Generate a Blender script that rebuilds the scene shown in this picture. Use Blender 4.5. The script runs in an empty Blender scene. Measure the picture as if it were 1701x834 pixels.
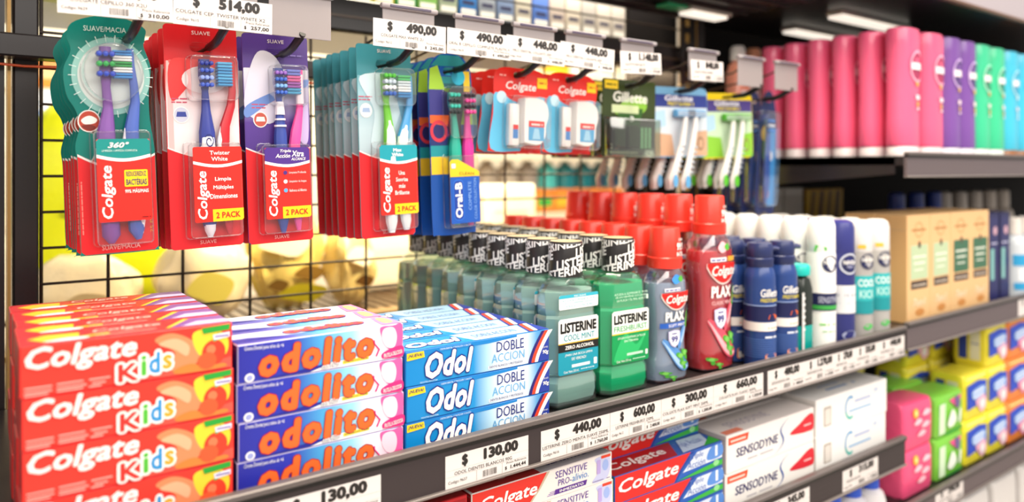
import bpy, bmesh, math, random
from mathutils import Vector, Matrix
random.seed(7)
SC = bpy.context.scene
COL = SC.collection
R = math.radians

# ------------------------------------------------------------------ camera
CZ = 1.30                      # camera height
F = 1230.0                     # focal length in pixels of the 1701 px wide frame
YAW = 36.21
cd = bpy.data.cameras.new('camera')
cam = bpy.data.objects.new('camera', cd)
COL.objects.link(cam)
cam.location = (0, 0, CZ)
cam.rotation_euler = (R(90), 0, R(-YAW))
cd.sensor_width = 36.0
cd.lens = F * 36.0 / 1701.0
cd.shift_y = -134.0 / 1701.0
cd.clip_start = 0.02
cd.dof.use_dof = True
cd.dof.focus_distance = 0.77
cd.dof.aperture_fstop = 2.5
SC.camera = cam

# ------------------------------------------------------------------ world, store lights, exposure
SC.view_settings.view_transform = 'Standard'
SC.view_settings.look = 'None'
SC.view_settings.gamma = 1.0
SC.view_settings.use_curve_mapping = False
SC.view_settings.exposure = -0.18
SC.cycles.use_denoising = True
SC.cycles.max_bounces = 14
SC.cycles.transmission_bounces = 10
SC.cycles.transparent_max_bounces = 24
SC.cycles.caustics_reflective = False
SC.cycles.caustics_refractive = False
SC.cycles.sample_clamp_indirect = 4.0

w = bpy.data.worlds.new('store_air')
SC.world = w
w.use_nodes = True
bgn = w.node_tree.nodes['Background']
bgn.inputs['Color'].default_value = (1.0, 0.93, 0.865, 1)
bgn.inputs['Strength'].default_value = 0.70

def area(name, loc, target, sx, sy, power, color):
    l = bpy.data.lights.new(name, 'AREA')
    l.shape = 'RECTANGLE'; l.size = sx; l.size_y = sy
    l.energy = power; l.color = color
    o = bpy.data.objects.new(name, l)
    COL.objects.link(o)
    o.location = loc
    d = Vector(target) - Vector(loc)
    o.rotation_euler = d.to_track_quat('-Z', 'Y').to_euler()
    return o

# long ceiling fluorescents of the front aisle, and those of the next aisle
area('aisle_ceiling_lamp', (0.3, -1.5, 2.45), (0.7, 0.7, 1.1), 4.5, 0.9, 82, (1.0, 0.93, 0.86))
area('aisle_ceiling_lamp', (2.6, -0.5, 2.75), (1.6, 0.7, 1.1), 2.5, 0.7, 34, (1.0, 0.93, 0.86))
area('next_aisle_ceiling_lamp', (1.2, 2.15, 2.9), (1.0, 2.2, 0.0), 5.0, 0.5, 330, (1.0, 0.90, 0.70))
# added, unseen warm fill lamp under the far side of the top shelf, lighting the goods beyond the wire grid
area('added_warm_fill', (0.86, 1.12, 1.53), (0.92, 1.60, 1.10), 0.8, 0.04, 19, (1.0, 0.80, 0.50))

# ------------------------------------------------------------------ materials
def lin(h):
    h = h.lstrip('#')
    o = []
    for i in (0, 2, 4):
        c = int(h[i:i+2], 16) / 255.0
        o.append(c / 12.92 if c <= 0.04045 else ((c + 0.055) / 1.055) ** 2.4)
    return (o[0], o[1], o[2], 1.0)

MATS = {}
def M(hexcol, kind='paper'):
    key = (hexcol, kind)
    if key in MATS: return MATS[key]
    m = bpy.data.materials.new(kind + '_' + hexcol.lstrip('#'))
    m.use_nodes = True
    nt = m.node_tree
    b = nt.nodes['Principled BSDF']
    b.inputs['Base Color'].default_value = lin(hexcol)
    rough = {'paper': 0.42, 'gloss': 0.22, 'matte': 0.75, 'plastic': 0.3, 'metal': 0.38, 'bag': 0.35, 'liquid': 0.03, 'liquid_dense': 0.04, 'clear': 0.09, 'glow': 0.5, 'frost': 0.35}[kind]
    b.inputs['Roughness'].default_value = rough
    b.inputs['Specular IOR Level'].default_value = {'paper': 0.35, 'matte': 0.2}.get(kind, 0.5)
    if kind == 'metal':
        b.inputs['Metallic'].default_value = 0.35
        tc = nt.nodes.new('ShaderNodeTexCoord'); mp = nt.nodes.new('ShaderNodeMapping')
        mp.inputs['Scale'].default_value = (3, 3, 260)
        nz = nt.nodes.new('ShaderNodeTexNoise'); nz.inputs['Scale'].default_value = 4.0
        mr = nt.nodes.new('ShaderNodeMapRange'); mr.inputs['To Min'].default_value = 0.28; mr.inputs['To Max'].default_value = 0.55
        nt.links.new(tc.outputs['Object'], mp.inputs['Vector']); nt.links.new(mp.outputs['Vector'], nz.inputs['Vector'])
        nt.links.new(nz.outputs['Fac'], mr.inputs['Value']); nt.links.new(mr.outputs['Result'], b.inputs['Roughness'])
    if kind == 'bag':
        tc = nt.nodes.new('ShaderNodeTexCoord')
        nz = nt.nodes.new('ShaderNodeTexNoise'); nz.inputs['Scale'].default_value = 55.0; nz.inputs['Detail'].default_value = 3
        bp = nt.nodes.new('ShaderNodeBump'); bp.inputs['Strength'].default_value = 0.35; bp.inputs['Distance'].default_value = 0.004
        nt.links.new(tc.outputs['Object'], nz.inputs['Vector']); nt.links.new(nz.outputs['Fac'], bp.inputs['Height'])
        nt.links.new(bp.outputs['Normal'], b.inputs['Normal'])
    if kind.startswith('liquid'):
        b.inputs['Transmission Weight'].default_value = {'liquid': 0.50, 'liquid_dense': 0.36}[kind]
        b.inputs['IOR'].default_value = 1.30
    if kind == 'glow':
        b.inputs['Emission Color'].default_value = lin(hexcol)
        b.inputs['Emission Strength'].default_value = 1.0
    if kind in ('clear', 'frost'):
        tr = nt.nodes.new('ShaderNodeBsdfTransparent')
        tr.inputs['Color'].default_value = lin(hexcol)
        gl = nt.nodes.new('ShaderNodeBsdfGlossy'); gl.inputs['Roughness'].default_value = rough
        gl.inputs['Color'].default_value = (1, 1, 1, 1)
        lw = nt.nodes.new('ShaderNodeLayerWeight'); lw.inputs['Blend'].default_value = 0.25
        mr = nt.nodes.new('ShaderNodeMapRange'); mr.inputs['To Min'].default_value = 0.085; mr.inputs['To Max'].default_value = 0.75
        mx = nt.nodes.new('ShaderNodeMixShader')
        nt.links.new(lw.outputs['Facing'], mr.inputs['Value']); nt.links.new(mr.outputs['Result'], mx.inputs['Fac'])
        nt.links.new(tr.outputs['BSDF'], mx.inputs[1]); nt.links.new(gl.outputs['BSDF'], mx.inputs[2])
        out = nt.nodes['Material Output']
        if kind == 'frost':
            df = nt.nodes.new('ShaderNodeBsdfDiffuse'); df.inputs['Color'].default_value = lin(hexcol)
            m2 = nt.nodes.new('ShaderNodeMixShader'); m2.inputs['Fac'].default_value = 0.55
            nt.links.new(mx.outputs['Shader'], m2.inputs[1]); nt.links.new(df.outputs['BSDF'], m2.inputs[2])
            nt.links.new(m2.outputs['Shader'], out.inputs['Surface'])
        else:
            nt.links.new(mx.outputs['Shader'], out.inputs['Surface'])
        nt.nodes.remove(b)
    MATS[key] = m
    return m

def RAMP(name, axis, stops, rough=0.35, kind=None):
    """printed colour blend along an object axis (x or z), stops = [(position in metres, hex)]"""
    key = ('ramp', name)
    if key in MATS: return MATS[key]
    m = bpy.data.materials.new('print_' + name); m.use_nodes = True
    nt = m.node_tree; b = nt.nodes['Principled BSDF']
    b.inputs['Roughness'].default_value = rough
    tc = nt.nodes.new('ShaderNodeTexCoord'); sx = nt.nodes.new('ShaderNodeSeparateXYZ')
    mr = nt.nodes.new('ShaderNodeMapRange'); cr = nt.nodes.new('ShaderNodeValToRGB')
    lo, hi = stops[0][0], stops[-1][0]
    mr.inputs['From Min'].default_value = lo; mr.inputs['From Max'].default_value = hi
    nt.links.new(tc.outputs['Object'], sx.inputs['Vector'])
    nt.links.new(sx.outputs[axis.upper()], mr.inputs['Value'])
    nt.links.new(mr.outputs['Result'], cr.inputs['Fac'])
    el = cr.color_ramp.elements
    while len(el) < len(stops): el.new(0.5)
    for e, (p, h) in zip(el, stops):
        e.position = (p - lo) / (hi - lo); e.color = lin(h)
    nt.links.new(cr.outputs['Color'], b.inputs['Base Color'])
    MATS[key] = m
    return m

def mat(x):
    return x if isinstance(x, bpy.types.Material) else (M(*x) if isinstance(x, tuple) else M(x))

# ------------------------------------------------------------------ lettering (built-in typeface, turned into mesh)
TXT = {}
def glyphs(s, shear=0.0, bold=0.0, spacing=1.0):
    key = (s, shear, bold, spacing)
    if key in TXT: return TXT[key]
    c = bpy.data.curves.new('lettering', 'FONT')
    c.body = s; c.size = 1.0; c.shear = shear; c.offset = bold
    c.resolution_u = 2; c.fill_mode = 'FRONT'; c.space_character = spacing
    o = bpy.data.objects.new('lettering', c)
    COL.objects.link(o)
    dg = bpy.context.evaluated_depsgraph_get()
    me = bpy.data.meshes.new_from_object(o.evaluated_get(dg))
    vs = [(v.co.x, v.co.y) for v in me.vertices]
    fs = [tuple(p.vertices) for p in me.polygons]
    bpy.data.objects.remove(o); bpy.data.meshes.remove(me); bpy.data.curves.remove(c)
    TXT[key] = (vs, fs)
    return TXT[key]

def bbox2(vs):
    xs = [v[0] for v in vs]; ys = [v[1] for v in vs]
    return min(xs), min(ys), max(xs), max(ys)

PL = {}
def plate2d(outer, holes):
    """outline with real holes -> triangles"""
    c = bpy.data.curves.new('plate', 'CURVE'); c.dimensions = '2D'; c.fill_mode = 'BOTH'
    for loop in [outer] + holes:
        sp = c.splines.new('POLY'); sp.points.add(len(loop) - 1)
        for p, q in zip(sp.points, loop): p.co = (q[0], q[1], 0, 1)
        sp.use_cyclic_u = True
    o = bpy.data.objects.new('plate', c); COL.objects.link(o)
    dg = bpy.context.evaluated_depsgraph_get()
    me = bpy.data.meshes.new_from_object(o.evaluated_get(dg))
    vs = [(v.co.x, v.co.y) for v in me.vertices]; fs = [tuple(p.vertices) for p in me.polygons]
    bpy.data.objects.remove(o); bpy.data.meshes.remove(me); bpy.data.curves.remove(c)
    return vs, fs

# ------------------------------------------------------------------ surface maps: (u, v, e) -> point; e lifts off the surface
E = 0.00018
def front(y):
    return lambda u, v, e: (u, y - e, v)
def top(z):
    return lambda u, v, e: (u, v, z + e)
def leftside(x):
    return lambda u, v, e: (x - e, u, v)
def cyl(r, cy=0.0, off=0.0005):
    def f(u, v, e):
        a = u / r
        rr = r + e + off
        return (rr * math.sin(a), cy - rr * math.cos(a), v)
    return f

class MB:
    def __init__(s):
        s.v = []; s.f = []; s.m = []; s.mats = []; s.k = 0
    def mi(s, m):
        m = mat(m)
        if m not in s.mats: s.mats.append(m)
        return s.mats.index(m)
    def add(s, vs, fs, m):
        k = len(s.v); i = s.mi(m)
        s.v.extend(tuple(p) for p in vs)
        for f in fs:
            s.f.append(tuple(k + j for j in f)); s.m.append(i)
        return s
    def bm(s, b, m, M4=None):
        if M4 is not None: b.transform(M4)
        b.verts.index_update()
        s.add([v.co[:] for v in b.verts], [[v.index for v in f.verts] for f in b.faces], m)
        b.free(); return s
    def box(s, x0, x1, y0, y1, z0, z1, m, r=0.0, seg=1):
        b = bmesh.new()
        bmesh.ops.create_cube(b, size=1.0)
        for v in b.verts:
            v.co = ((x0+x1)/2 + v.co.x*(x1-x0), (y0+y1)/2 + v.co.y*(y1-y0), (z0+z1)/2 + v.co.z*(z1-z0))
        if r > 0:
            bmesh.ops.bevel(b, geom=b.edges[:], offset=r, segments=seg, affect='EDGES', profile=0.5)
        return s.bm(b, m)
    def lift(s, layer):
        s.k = (s.k + 1) % 30
        return layer*E + s.k*2e-6
    def poly(s, fm, pts, m, layer=1):
        e = s.lift(layer)
        return s.add([fm(p[0], p[1], e) for p in pts], [list(range(len(pts)))], m)
    def rect(s, fm, x0, x1, z0, z1, m, layer=1, n=1):
        if n == 1:
            return s.poly(fm, [(x0,z0),(x1,z0),(x1,z1),(x0,z1)], m, layer)
        vs = []; fs = []; e = s.lift(layer)
        for i in range(n+1):
            x = x0 + (x1-x0)*i/n
            vs += [fm(x, z0, e), fm(x, z1, e)]
        for i in range(n): fs.append((2*i, 2*i+2, 2*i+3, 2*i+1))
        return s.add(vs, fs, m)
    def rrect(s, fm, x0, x1, z0, z1, r, m, layer=1):
        return s.poly(fm, rr_pts(x0, x1, z0, z1, r), m, layer)
    def disc(s, fm, cx, cz, rx, rz, m, layer=1, n=24, a0=0, a1=360):
        pts = [(cx + rx*math.cos(R(a0 + (a1-a0)*i/n)), cz + rz*math.sin(R(a0 + (a1-a0)*i/n))) for i in range(n + (0 if a1-a0 == 360 else 1))]
        return s.poly(fm, pts, m, layer)
    def ring(s, fm, cx, cz, r0, r1, m, layer=1, n=28, k=1.0):
        vs = []; fs = []; e = s.lift(layer)
        for i in range(n):
            a = 2*math.pi*i/n
            vs += [fm(cx + r0*math.cos(a), cz + r0*k*math.sin(a), e), fm(cx + r1*math.cos(a), cz + r1*k*math.sin(a), e)]
        for i in range(n):
            j = (i+1) % n
            fs.append((2*i, 2*j, 2*j+1, 2*i+1))
        return s.add(vs, fs, m)
    def band(s, fm, lower, upper, m, layer=1):
        """strip between two polylines of equal length"""
        n = len(lower); e = s.lift(layer)
        vs = [fm(p[0], p[1], e) for p in lower] + [fm(p[0], p[1], e) for p in upper]
        return s.add(vs, [(i, i+1, n+i+1, n+i) for i in range(n-1)], m)
    def text(s, fm, t, x0, x1, z0, z1, m, layer=2, shear=0.0, bold=0.0, rot=0, slope=0.0, outline=None, spacing=1.0, outw=0.05):
        base, bf = glyphs(t, shear, 0.0, spacing)
        if not base: return s
        a, b, c, d = bbox2(base)
        bold = max(0.0, bold)*0.62; outw = outw*0.85
        def put(rad, mm, lay):
            # a heavier stroke: the letter laid down several times around its place
            k = 1 if rad < 0.008 else (8 if rad < 0.07 else 12)
            offs = [(0.0, 0.0)] + ([(rad*math.cos(2*math.pi*i/k), rad*math.sin(2*math.pi*i/k)) for i in range(k)] if k > 1 else [])
            for io, (ox, oy) in enumerate(reversed(offs)):
                out = []
                for x, y in base:
                    p = (x + ox - a + bold)/(c - a + 2*bold); q = (y + oy - b + bold)/(d - b + 2*bold)
                    sl = slope*(p - 0.5)
                    if rot == 90: p, q = 1 - q, p
                    elif rot == 180: p, q = 1 - p, 1 - q
                    out.append(fm(x0 + p*(x1-x0), z0 + q*(z1-z0) + sl, lay*E + io*9e-6))
                s.add(out, bf, mm)
        if outline is not None:
            put(bold + outw, outline, layer)
            layer += 1
        put(bold, m, layer)
        return s
    def fineprint(s, fm, x0, x1, z, h, m, layer=2, seed=0, slope=0.0):
        """unreadably small print: a run of tiny word strokes"""
        rnd = random.Random(seed); x = x0
        while x < x1:
            wl = rnd.uniform(1.2, 3.6) * h
            e = min(x + wl, x1); k = slope*(x - x0)
            s.rect(fm, x, e, z + k, z + h*0.62 + k, m, layer); x = e + h*0.5
        return s
    def barcode(s, fm, x0, x1, z0, z1, m, layer=2, seed=3):
        rnd = random.Random(seed); x = x0; u = (x1-x0)/38.0
        while x < x1:
            k = u*rnd.choice((0.6, 1, 1.6)); s.rect(fm, x, min(x+k, x1), z0, z1, m, layer); x += k + u*rnd.choice((0.8, 1.2, 1.6))
        return s
    def loft(s, secs, m, caps=True, closed=True):
        n = len(secs[0]); vs = [p for q in secs for p in q]; fs = []
        for k in range(len(secs)-1):
            for i in range(n if closed else n-1):
                j = (i+1) % n
                fs.append((k*n+i, k*n+j, (k+1)*n+j, (k+1)*n+i))
        if caps:
            fs.append(tuple(reversed(range(n)))); fs.append(tuple((len(secs)-1)*n + i for i in range(n)))
        return s.add(vs, fs, m)
    def lathe(s, prof, m, cx=0.0, cy=0.0, n=24, caps=True):
        return s.loft([[(cx + r*math.cos(2*math.pi*i/n), cy + r*math.sin(2*math.pi*i/n), z) for i in range(n)] for r, z in prof], m, caps)
    def tube(s, pts, r, m, n=8, flat=1.0, caps=True):
        """round rod along pts; r may be a list; flat squeezes it along y"""
        pts = [Vector(p) for p in pts]; secs = []
        up = Vector((0, 1, 0))
        for i, p in enumerate(pts):
            t = (pts[min(i+1, len(pts)-1)] - pts[max(i-1, 0)]).normalized()
            a = t.cross(up)
            if a.length < 1e-4: a = t.cross(Vector((1, 0, 0)))
            a.normalize(); b = t.cross(a).normalized()
            rr = r[i] if isinstance(r, (list, tuple)) else r
            secs.append([tuple(p + a*rr*math.cos(2*math.pi*k/n) + b*rr*flat*math.sin(2*math.pi*k/n)) for k in range(n)])
        return s.loft(secs, m, caps)
    def build(s, name, parent=None, loc=None, smooth=35):
        me = bpy.data.meshes.new(name)
        me.from_pydata(s.v, [], s.f)
        for m in s.mats: me.materials.append(m)
        me.polygons.foreach_set('material_index', s.m)
        me.update()
        b = bmesh.new(); b.from_mesh(me)
        bmesh.ops.recalc_face_normals(b, faces=b.faces[:])
        b.to_mesh(me); b.free()
        if smooth:
            me.shade_smooth(); me.set_sharp_from_angle(angle=R(smooth))
        o = bpy.data.objects.new(name, me); COL.objects.link(o)
        if parent is not None: o.parent = parent
        if loc is not None: o.location = loc
        return o

def rr_pts(x0, x1, z0, z1, r, n=5):
    pts = []
    for cx, cz, a0 in ((x1-r, z0+r, -90), (x1-r, z1-r, 0), (x0+r, z1-r, 90), (x0+r, z0+r, 180)):
        for i in range(n+1):
            a = R(a0 + 90*i/n); pts.append((cx + r*math.cos(a), cz + r*math.sin(a)))
    return pts

def rr_sec(w, d, r, z, cx=0, cy=0, n=4):
    return [(cx + p[0], cy + p[1], z) for p in rr_pts(-w/2, w/2, -d/2, d/2, min(r, w/2-1e-4, d/2-1e-4), n)]

def smoothpts(ctrl, n=6):
    """closed Catmull-Rom through 2D control points"""
    out = []; k = len(ctrl)
    for i in range(k):
        p0, p1, p2, p3 = (Vector(ctrl[(i+j-1) % k]) for j in range(4))
        for q in range(n):
            t = q/n
            out.append(tuple(0.5*((2*p1) + (p2-p0)*t + (2*p0-5*p1+4*p2-p3)*t*t + (3*p1-p0-3*p2+p3)*t*t*t)))
    return out

def tag(o, label=None, cat=None, group=None, kind=None):
    if label: o['label'] = label
    if cat: o['category'] = cat
    if group: o['group'] = group
    if kind: o['kind'] = kind
    return o

def empty(name, loc=(0,0,0), rz=0.0):
    o = bpy.data.objects.new(name, None); COL.objects.link(o)
    o.empty_display_size = 0.02; o.location = loc; o.rotation_euler = (0, 0, rz)
    return o

def kids_of(o):
    return [c for c in bpy.data.objects if c.parent == o]

def tree(o):
    return [(c, tree(c)) for c in kids_of(o)]

class Proto:
    """first use hands out the thing itself, later uses hand out copies of the thing and of each of its parts"""
    def __init__(s, root):
        s.root = root; s.kids = tree(root); s.used = False
    def put(s, loc, label, group=None, rz=0.0, rot=None, cat=None):
        if not s.used:
            s.used = True; o = s.root
        else:
            o = s.root.copy(); COL.objects.link(o)
            def rec(kids, par):
                for c, sub in kids:
                    d = c.copy(); COL.objects.link(d); d.parent = par
                    rec(sub, d)
            rec(s.kids, o)
        o.location = loc
        o.rotation_euler = rot if rot else (0, 0, rz)
        o['label'] = label
        if group: o['group'] = group
        if cat: o['category'] = cat
        return o

def at(px, py, Y):
    """point of the shelf world seen at photo pixel (px, py) on the plane y = Y"""
    u = (px - 850.5)/F; v = (283.0 - py)/F
    s, c = math.sin(R(YAW)), math.cos(R(YAW))
    dx, dy = s + c*u, c - s*u
    k = Y/dy
    return Vector((k*dx, Y, CZ + k*v))

ORD = ['front', 'second', 'third', 'fourth', 'fifth', 'sixth', 'seventh', 'eighth', 'ninth', 'tenth']
WHITE = '#F7F5F2'; RED = '#E8251F'; NAVY = '#20246B'; BLACK = '#1A1718'; INK = '#2B2726'
# ================================================================== THE SETTING
def struct(name, mb):
    return tag(mb.build(name, smooth=0), kind='structure')

b = MB(); b.box(-3.0, 6.0, -3.0, 5.0, -0.05, 0.0, ('#B9B2A8', 'gloss')); struct('floor', b)
b = MB(); b.box(-3.0, 6.0, 4.2, 4.3, 0.0, 3.2, ('#EFE3CE', 'matte')); struct('wall_back', b)

DARK = '#241F20'; RAILC = ('#41383A', 'metal'); LIPC = ('#6A6261', 'metal'); WIRE = ('#3A2E26', 'metal')
YG = 1.05                                # plane of the wire grid
SHELF = 1.028; LOW = 0.848; RSH = 1.036; RUP = 1.324; RLOW = 0.737

# uprights between the bays, with a column of slots down the side that takes the shelf brackets
def upright(x0, label):
    root = empty('slotted_upright', (x0, YG, 0))
    tag(root, label, 'upright')
    b = MB()
    b.box(0.018, 0.043, -0.025, 0.025, 0.0, 2.1, (DARK, 'plastic'), 0.002)
    b.build('post', root)
    b = MB()
    b.box(0.0125, 0.016, -0.027, 0.02, 0.0, 2.1, ('#B08A4E', 'metal')); b.build('edge_strip', root)
    b = MB()
    for xa, xb in ((-0.032, -0.020), (-0.004, 0.010)):
        b.box(xa, xb, -0.026, -0.022, 0.0, 2.1, (DARK, 'plastic'))
    z = 0.02
    while z < 2.08:
        b.box(-0.021, -0.003, -0.026, -0.022, z, z + 0.014, (DARK, 'plastic'))
        z += 0.034
    b.build('slotted_strip', root)
upright(0.022, 'black slotted steel upright beside the teal toothbrush packs')
upright(1.215, 'black slotted steel upright where the two shelf bays meet')

# wire grid that closes the back of the bay
root = empty('wire_grid', (0, YG, 0.45)); tag(root, 'dark wire grid panel behind the hanging toothbrush packs', 'wire grid')
b = MB()
k = 0
for i in range(-1, 14):
    x = YG*(0.1335 + 0.0835*i) if i >= 0 else 0.0690
    if x > 1.20: continue
    b.tube([(x, 0, 0.1), (x, 0, 1.056)], 0.0021, WIRE, 6)
b.build('upright_wire', root)
b = MB()
for i in range(-18, 8):
    z = CZ - 0.007 + 0.0431*i - 0.45
    b.tube([(0.0668, -0.0036, z), (1.205, -0.0036, z)], 0.0017, WIRE, 6)
b.build('cross_wire', root)

b = MB(); b.box(-0.05, 1.205, YG-0.060, YG-0.0275, 1.427, 1.453, (DARK, 'plastic'), 0.002)
tag(b.build('hook_bar'), 'black steel bar carrying the display hooks across the grid', 'bar')
b = MB(); b.tube([(-0.1, YG-0.064, 1.421), (0.05, YG-0.036, 1.4195), (0.2, YG-0.064, 1.4215), (0.4, YG-0.064, 1.42)], 0.0016, ('#D9541F', 'plastic'), 6)
tag(b.build('orange_cable'), 'thin orange cable running just below the black hook bar', 'cable')
b = MB(); b.box(0.068, 1.225, YG-0.012, YG+0.03, 1.508, 1.5585, (DARK, 'plastic'), 0.003)
b.box(0.068, 1.225, YG-0.014, YG-0.011, 1.528, 1.532, ('#5A4634', 'plastic'))
tag(b.build('back_beam'), 'black cross beam above the price holders', 'beam')

# shelves: plate with a price rail on its front edge
def shelf(x0, x1, zs, label, yf=0.60, yb=1.020, railh=0.049, lip=0.017, railc=RAILC, perf=False, group=None):
    root = empty('shelf', ((x0+x1)/2, yf, zs)); tag(root, label, 'shelf', group)
    h = (x1-x0)/2
    b = MB(); b.box(-h, h, 0.006, yb-yf, -0.016, 0.0, (DARK, 'plastic'), 0.001)
    b.build('shelf_plate', root)
    b = MB(); t = lip
    b.box(-h, h, 0.0, 0.005, t-railh+0.002, t-0.009, railc)
    b.box(-h, h, -0.004, 0.006, t-0.006, t, LIPC, 0.0012)
    b.box(-h, h, -0.002, 0.005, t-0.0095, t-0.006, ('#141112', 'plastic'))
    b.box(-h, h, -0.004, 0.006, t-railh, t-railh+0.003, ('#857C79', 'metal'), 0.0008)
    b.build('price_rail', root)
    b = MB()
    b.add([(h+0.0005, 0.02, -0.001), (h+0.0005, yb-yf, -0.001), (h+0.0005, yb-yf, -0.05), (h+0.0005, 0.02, -0.018),
           (h-0.003, 0.02, -0.001), (h-0.003, yb-yf, -0.001), (h-0.003, yb-yf, -0.05), (h-0.003, 0.02, -0.018)],
          [(0,1,2,3), (7,6,5,4), (0,4,5,1), (1,5,6,2), (2,6,7,3), (3,7,4,0)], (DARK, 'plastic'))
    b.build('shelf_bracket', root)
    b = MB()
    b.add([(-h, 0.02, -0.001), (-h, yb-yf, -0.001), (-h, yb-yf, -0.068), (-h, 0.02, -0.030),
           (-h+0.003, 0.02, -0.001), (-h+0.003, yb-yf, -0.001), (-h+0.003, yb-yf, -0.068), (-h+0.003, 0.02, -0.030)],
          [(0,1,2,3), (7,6,5,4), (0,4,5,1), (1,5,6,2), (2,6,7,3), (3,7,4,0)], (DARK, 'plastic'))
    b.build('shelf_bracket', root)
    return root
RAIL2 = ('#6E6265', 'metal')
shelf(-0.35, 1.240, SHELF, 'dark shelf holding the toothpaste cartons and mouthwash, price tags on its rail')
shelf(-0.35, 1.240, LOW, 'dark lower shelf holding the white toothpaste cartons')
shelf(1.246, 3.2, RSH, 'dark shelf under the kraft boxes in the far bay', railh=0.047, lip=0.013, railc=RAIL2)
shelf(1.246, 3.2, RUP, 'dark shelf carrying the pink and purple shampoo bottles', railh=0.043, lip=0.007, railc=RAIL2)
shelf(1.246, 3.2, RLOW, 'dark shelf under the yellow and green soft packs', railh=0.042, lip=0.012, railc=RAIL2)
shelf(-0.35, 1.240, 0.66, 'dark bottom shelf with blue capped bottles', railh=0.045)
shelf(1.246, 3.2, 0.55, 'dark bottom shelf with soft white packs', railh=0.045, railc=RAIL2)

# the topmost shelf of the near bay is narrower, that of the far bay reaches the front
b = MB(); b.box(0.0, 1.24, 0.74, 1.02, 1.612, 1.640, (DARK, 'plastic'), 0.002)
for i in range(6):
    b.box(0.0, 1.24, 0.77+0.045*i, 0.778+0.045*i, 1.606, 1.612, ('#2E2728', 'plastic'))
tag(b.build('overhead_shelf'), 'black overhead shelf above the hanging packs, seen from below', 'shelf')
root = empty('overhead_shelf', (1.25, 0.60, 1.60)); tag(root, 'black overhead shelf above the shampoo bottles with pale front rail', 'shelf')
b = MB(); b.box(0.0, 1.9, 0.012, 0.45, 0.012, 0.035, (DARK, 'plastic'), 0.002)
b.build('shelf_plate', root)
b = MB(); b.box(0.0, 1.9, 0.0, 0.010, 0.004, 0.06, ('#A89FA6', 'plastic'), 0.002)
b.box(0.0, 1.9, -0.003, 0.008, 0.0, 0.006, ('#6B4E3E', 'plastic'), 0.001); b.build('price_rail', root)
def slot_glow(xa, ya, xb, yb_, z, label):  # added glowing ribs, standing in for ceiling light seen through shelf slots
    root = empty('slot_glow', (xa, ya, z)); tag(root, label, 'light', 'glowing ribs under the overhead shelves')
    L = math.hypot(xb-xa, yb_-ya); root.rotation_euler = (0, 0, math.atan2(yb_-ya, xb-xa))
    b = MB()
    n = int(L/0.012)
    for i in range(n):
        b.box(i*0.012, i*0.012+0.0085, -0.016, 0.016, -0.010, -0.004, ('#FFF6E8', 'glow'), 0.001)
    b.build('glow_ribs', root)
    b = MB(); b.box(-0.004, L, -0.018, 0.018, -0.004, 0.002, ('#D8D2C8', 'plastic')); b.build('rib_backing', root)
slot_glow(1.44, 0.945, 1.72, 0.945, 1.6095, 'glowing ribs imitating ceiling light through slots, deeper of the two above the pink bottles')
slot_glow(1.375, 0.80, 1.64, 0.80, 1.6095, 'glowing ribs imitating ceiling light through slots, nearer of the two above the pink bottles')
slot_glow(1.085, 0.93, 1.20, 0.93, 1.6035, 'glowing ribs imitating ceiling light through the black shelf above the hook tags')
b = MB(); b.box(1.02, 1.075, 0.915, 0.945, 1.600, 1.606, ('#39B27A', 'plastic'), 0.001)
tag(b.build('green_label'), 'small green label under the black shelf beside the glowing ribs', 'label')

b = MB(); b.box(1.262, 3.2, YG+0.005, YG+0.02, 0.06, 2.0, ('#151112', 'matte'))
tag(b.build('steel_back_board'), 'black back panel closing the far bay behind the shampoo', 'panel')

b = MB(); b.box(1.108, 1.255, 1.10, 1.112, 0.06, 2.0, ('#151112', 'matte'))
tag(b.build('steel_back_board'), 'narrow black board behind the wire grid beside the far upright', 'panel')

# far side of the same shelving: slotted shelf and a second one above
root = empty('slotted_shelf', (0.2, 1.30, SHELF)); tag(root, 'slotted shelf beyond the wire grid lit by warm light', 'shelf')
b = MB()
x = -1.0
while x < 0.86:
    b.box(x, x+0.012, 0.03, 0.30, -0.006, 0.0, ('#5A4226', 'plastic')); x += 0.026
b.box(-1.0, 0.88, 0.0, 0.03, -0.008, 0.001, ('#8A6B3E', 'plastic'), 0.001)
b.box(-1.0, 0.88, 0.30, 0.33, -0.008, 0.0, ('#5A4226', 'plastic'))
b.build('slotted_plate', root)
b = MB(); b.box(-1.0, 0.88, -0.24, -0.0, -0.016, -0.010, ('#32271C', 'plastic'))
x = -1.0
while x < 0.86:
    b.box(x, x+0.012, -0.22, -0.01, -0.010, -0.004, ('#5A4226', 'plastic'), 0.001); x += 0.022
b.build('perforated_strip', root)
b = MB(); b.box(-0.1, 1.105, YG+0.032, 1.50, 1.545, 1.5595, (DARK, 'plastic'), 0.001)
tag(b.build('back_shelf'), 'dark shelf beyond the beam carrying a row of bright small packs', 'shelf')
# ================================================================== CARTONS
def carton(name, label, cat, L, h, d, base, art_front, art_top, side=None):
    """paper carton, origin at the middle of its front bottom edge; print is part of the mesh"""
    b = MB()
    b.box(-L/2, L/2, 0, d, 0, h, base, 0.0007)
    fr, tp, ls = front(0.0), top(h), leftside(-L/2)
    art_front(b, fr, L, h)
    art_top(b, tp, L, d)
    # tuck flap on the end
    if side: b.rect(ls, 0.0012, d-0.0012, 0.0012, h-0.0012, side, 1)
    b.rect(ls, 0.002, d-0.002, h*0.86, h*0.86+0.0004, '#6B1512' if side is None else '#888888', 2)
    return tag(b.build(name), label, cat)

def XF(fm, x0, z0, sx, sz):
    """unit square placed on a face"""
    return lambda u, v, e: fm(x0 + u*sx, z0 + v*sz, e)

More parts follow.
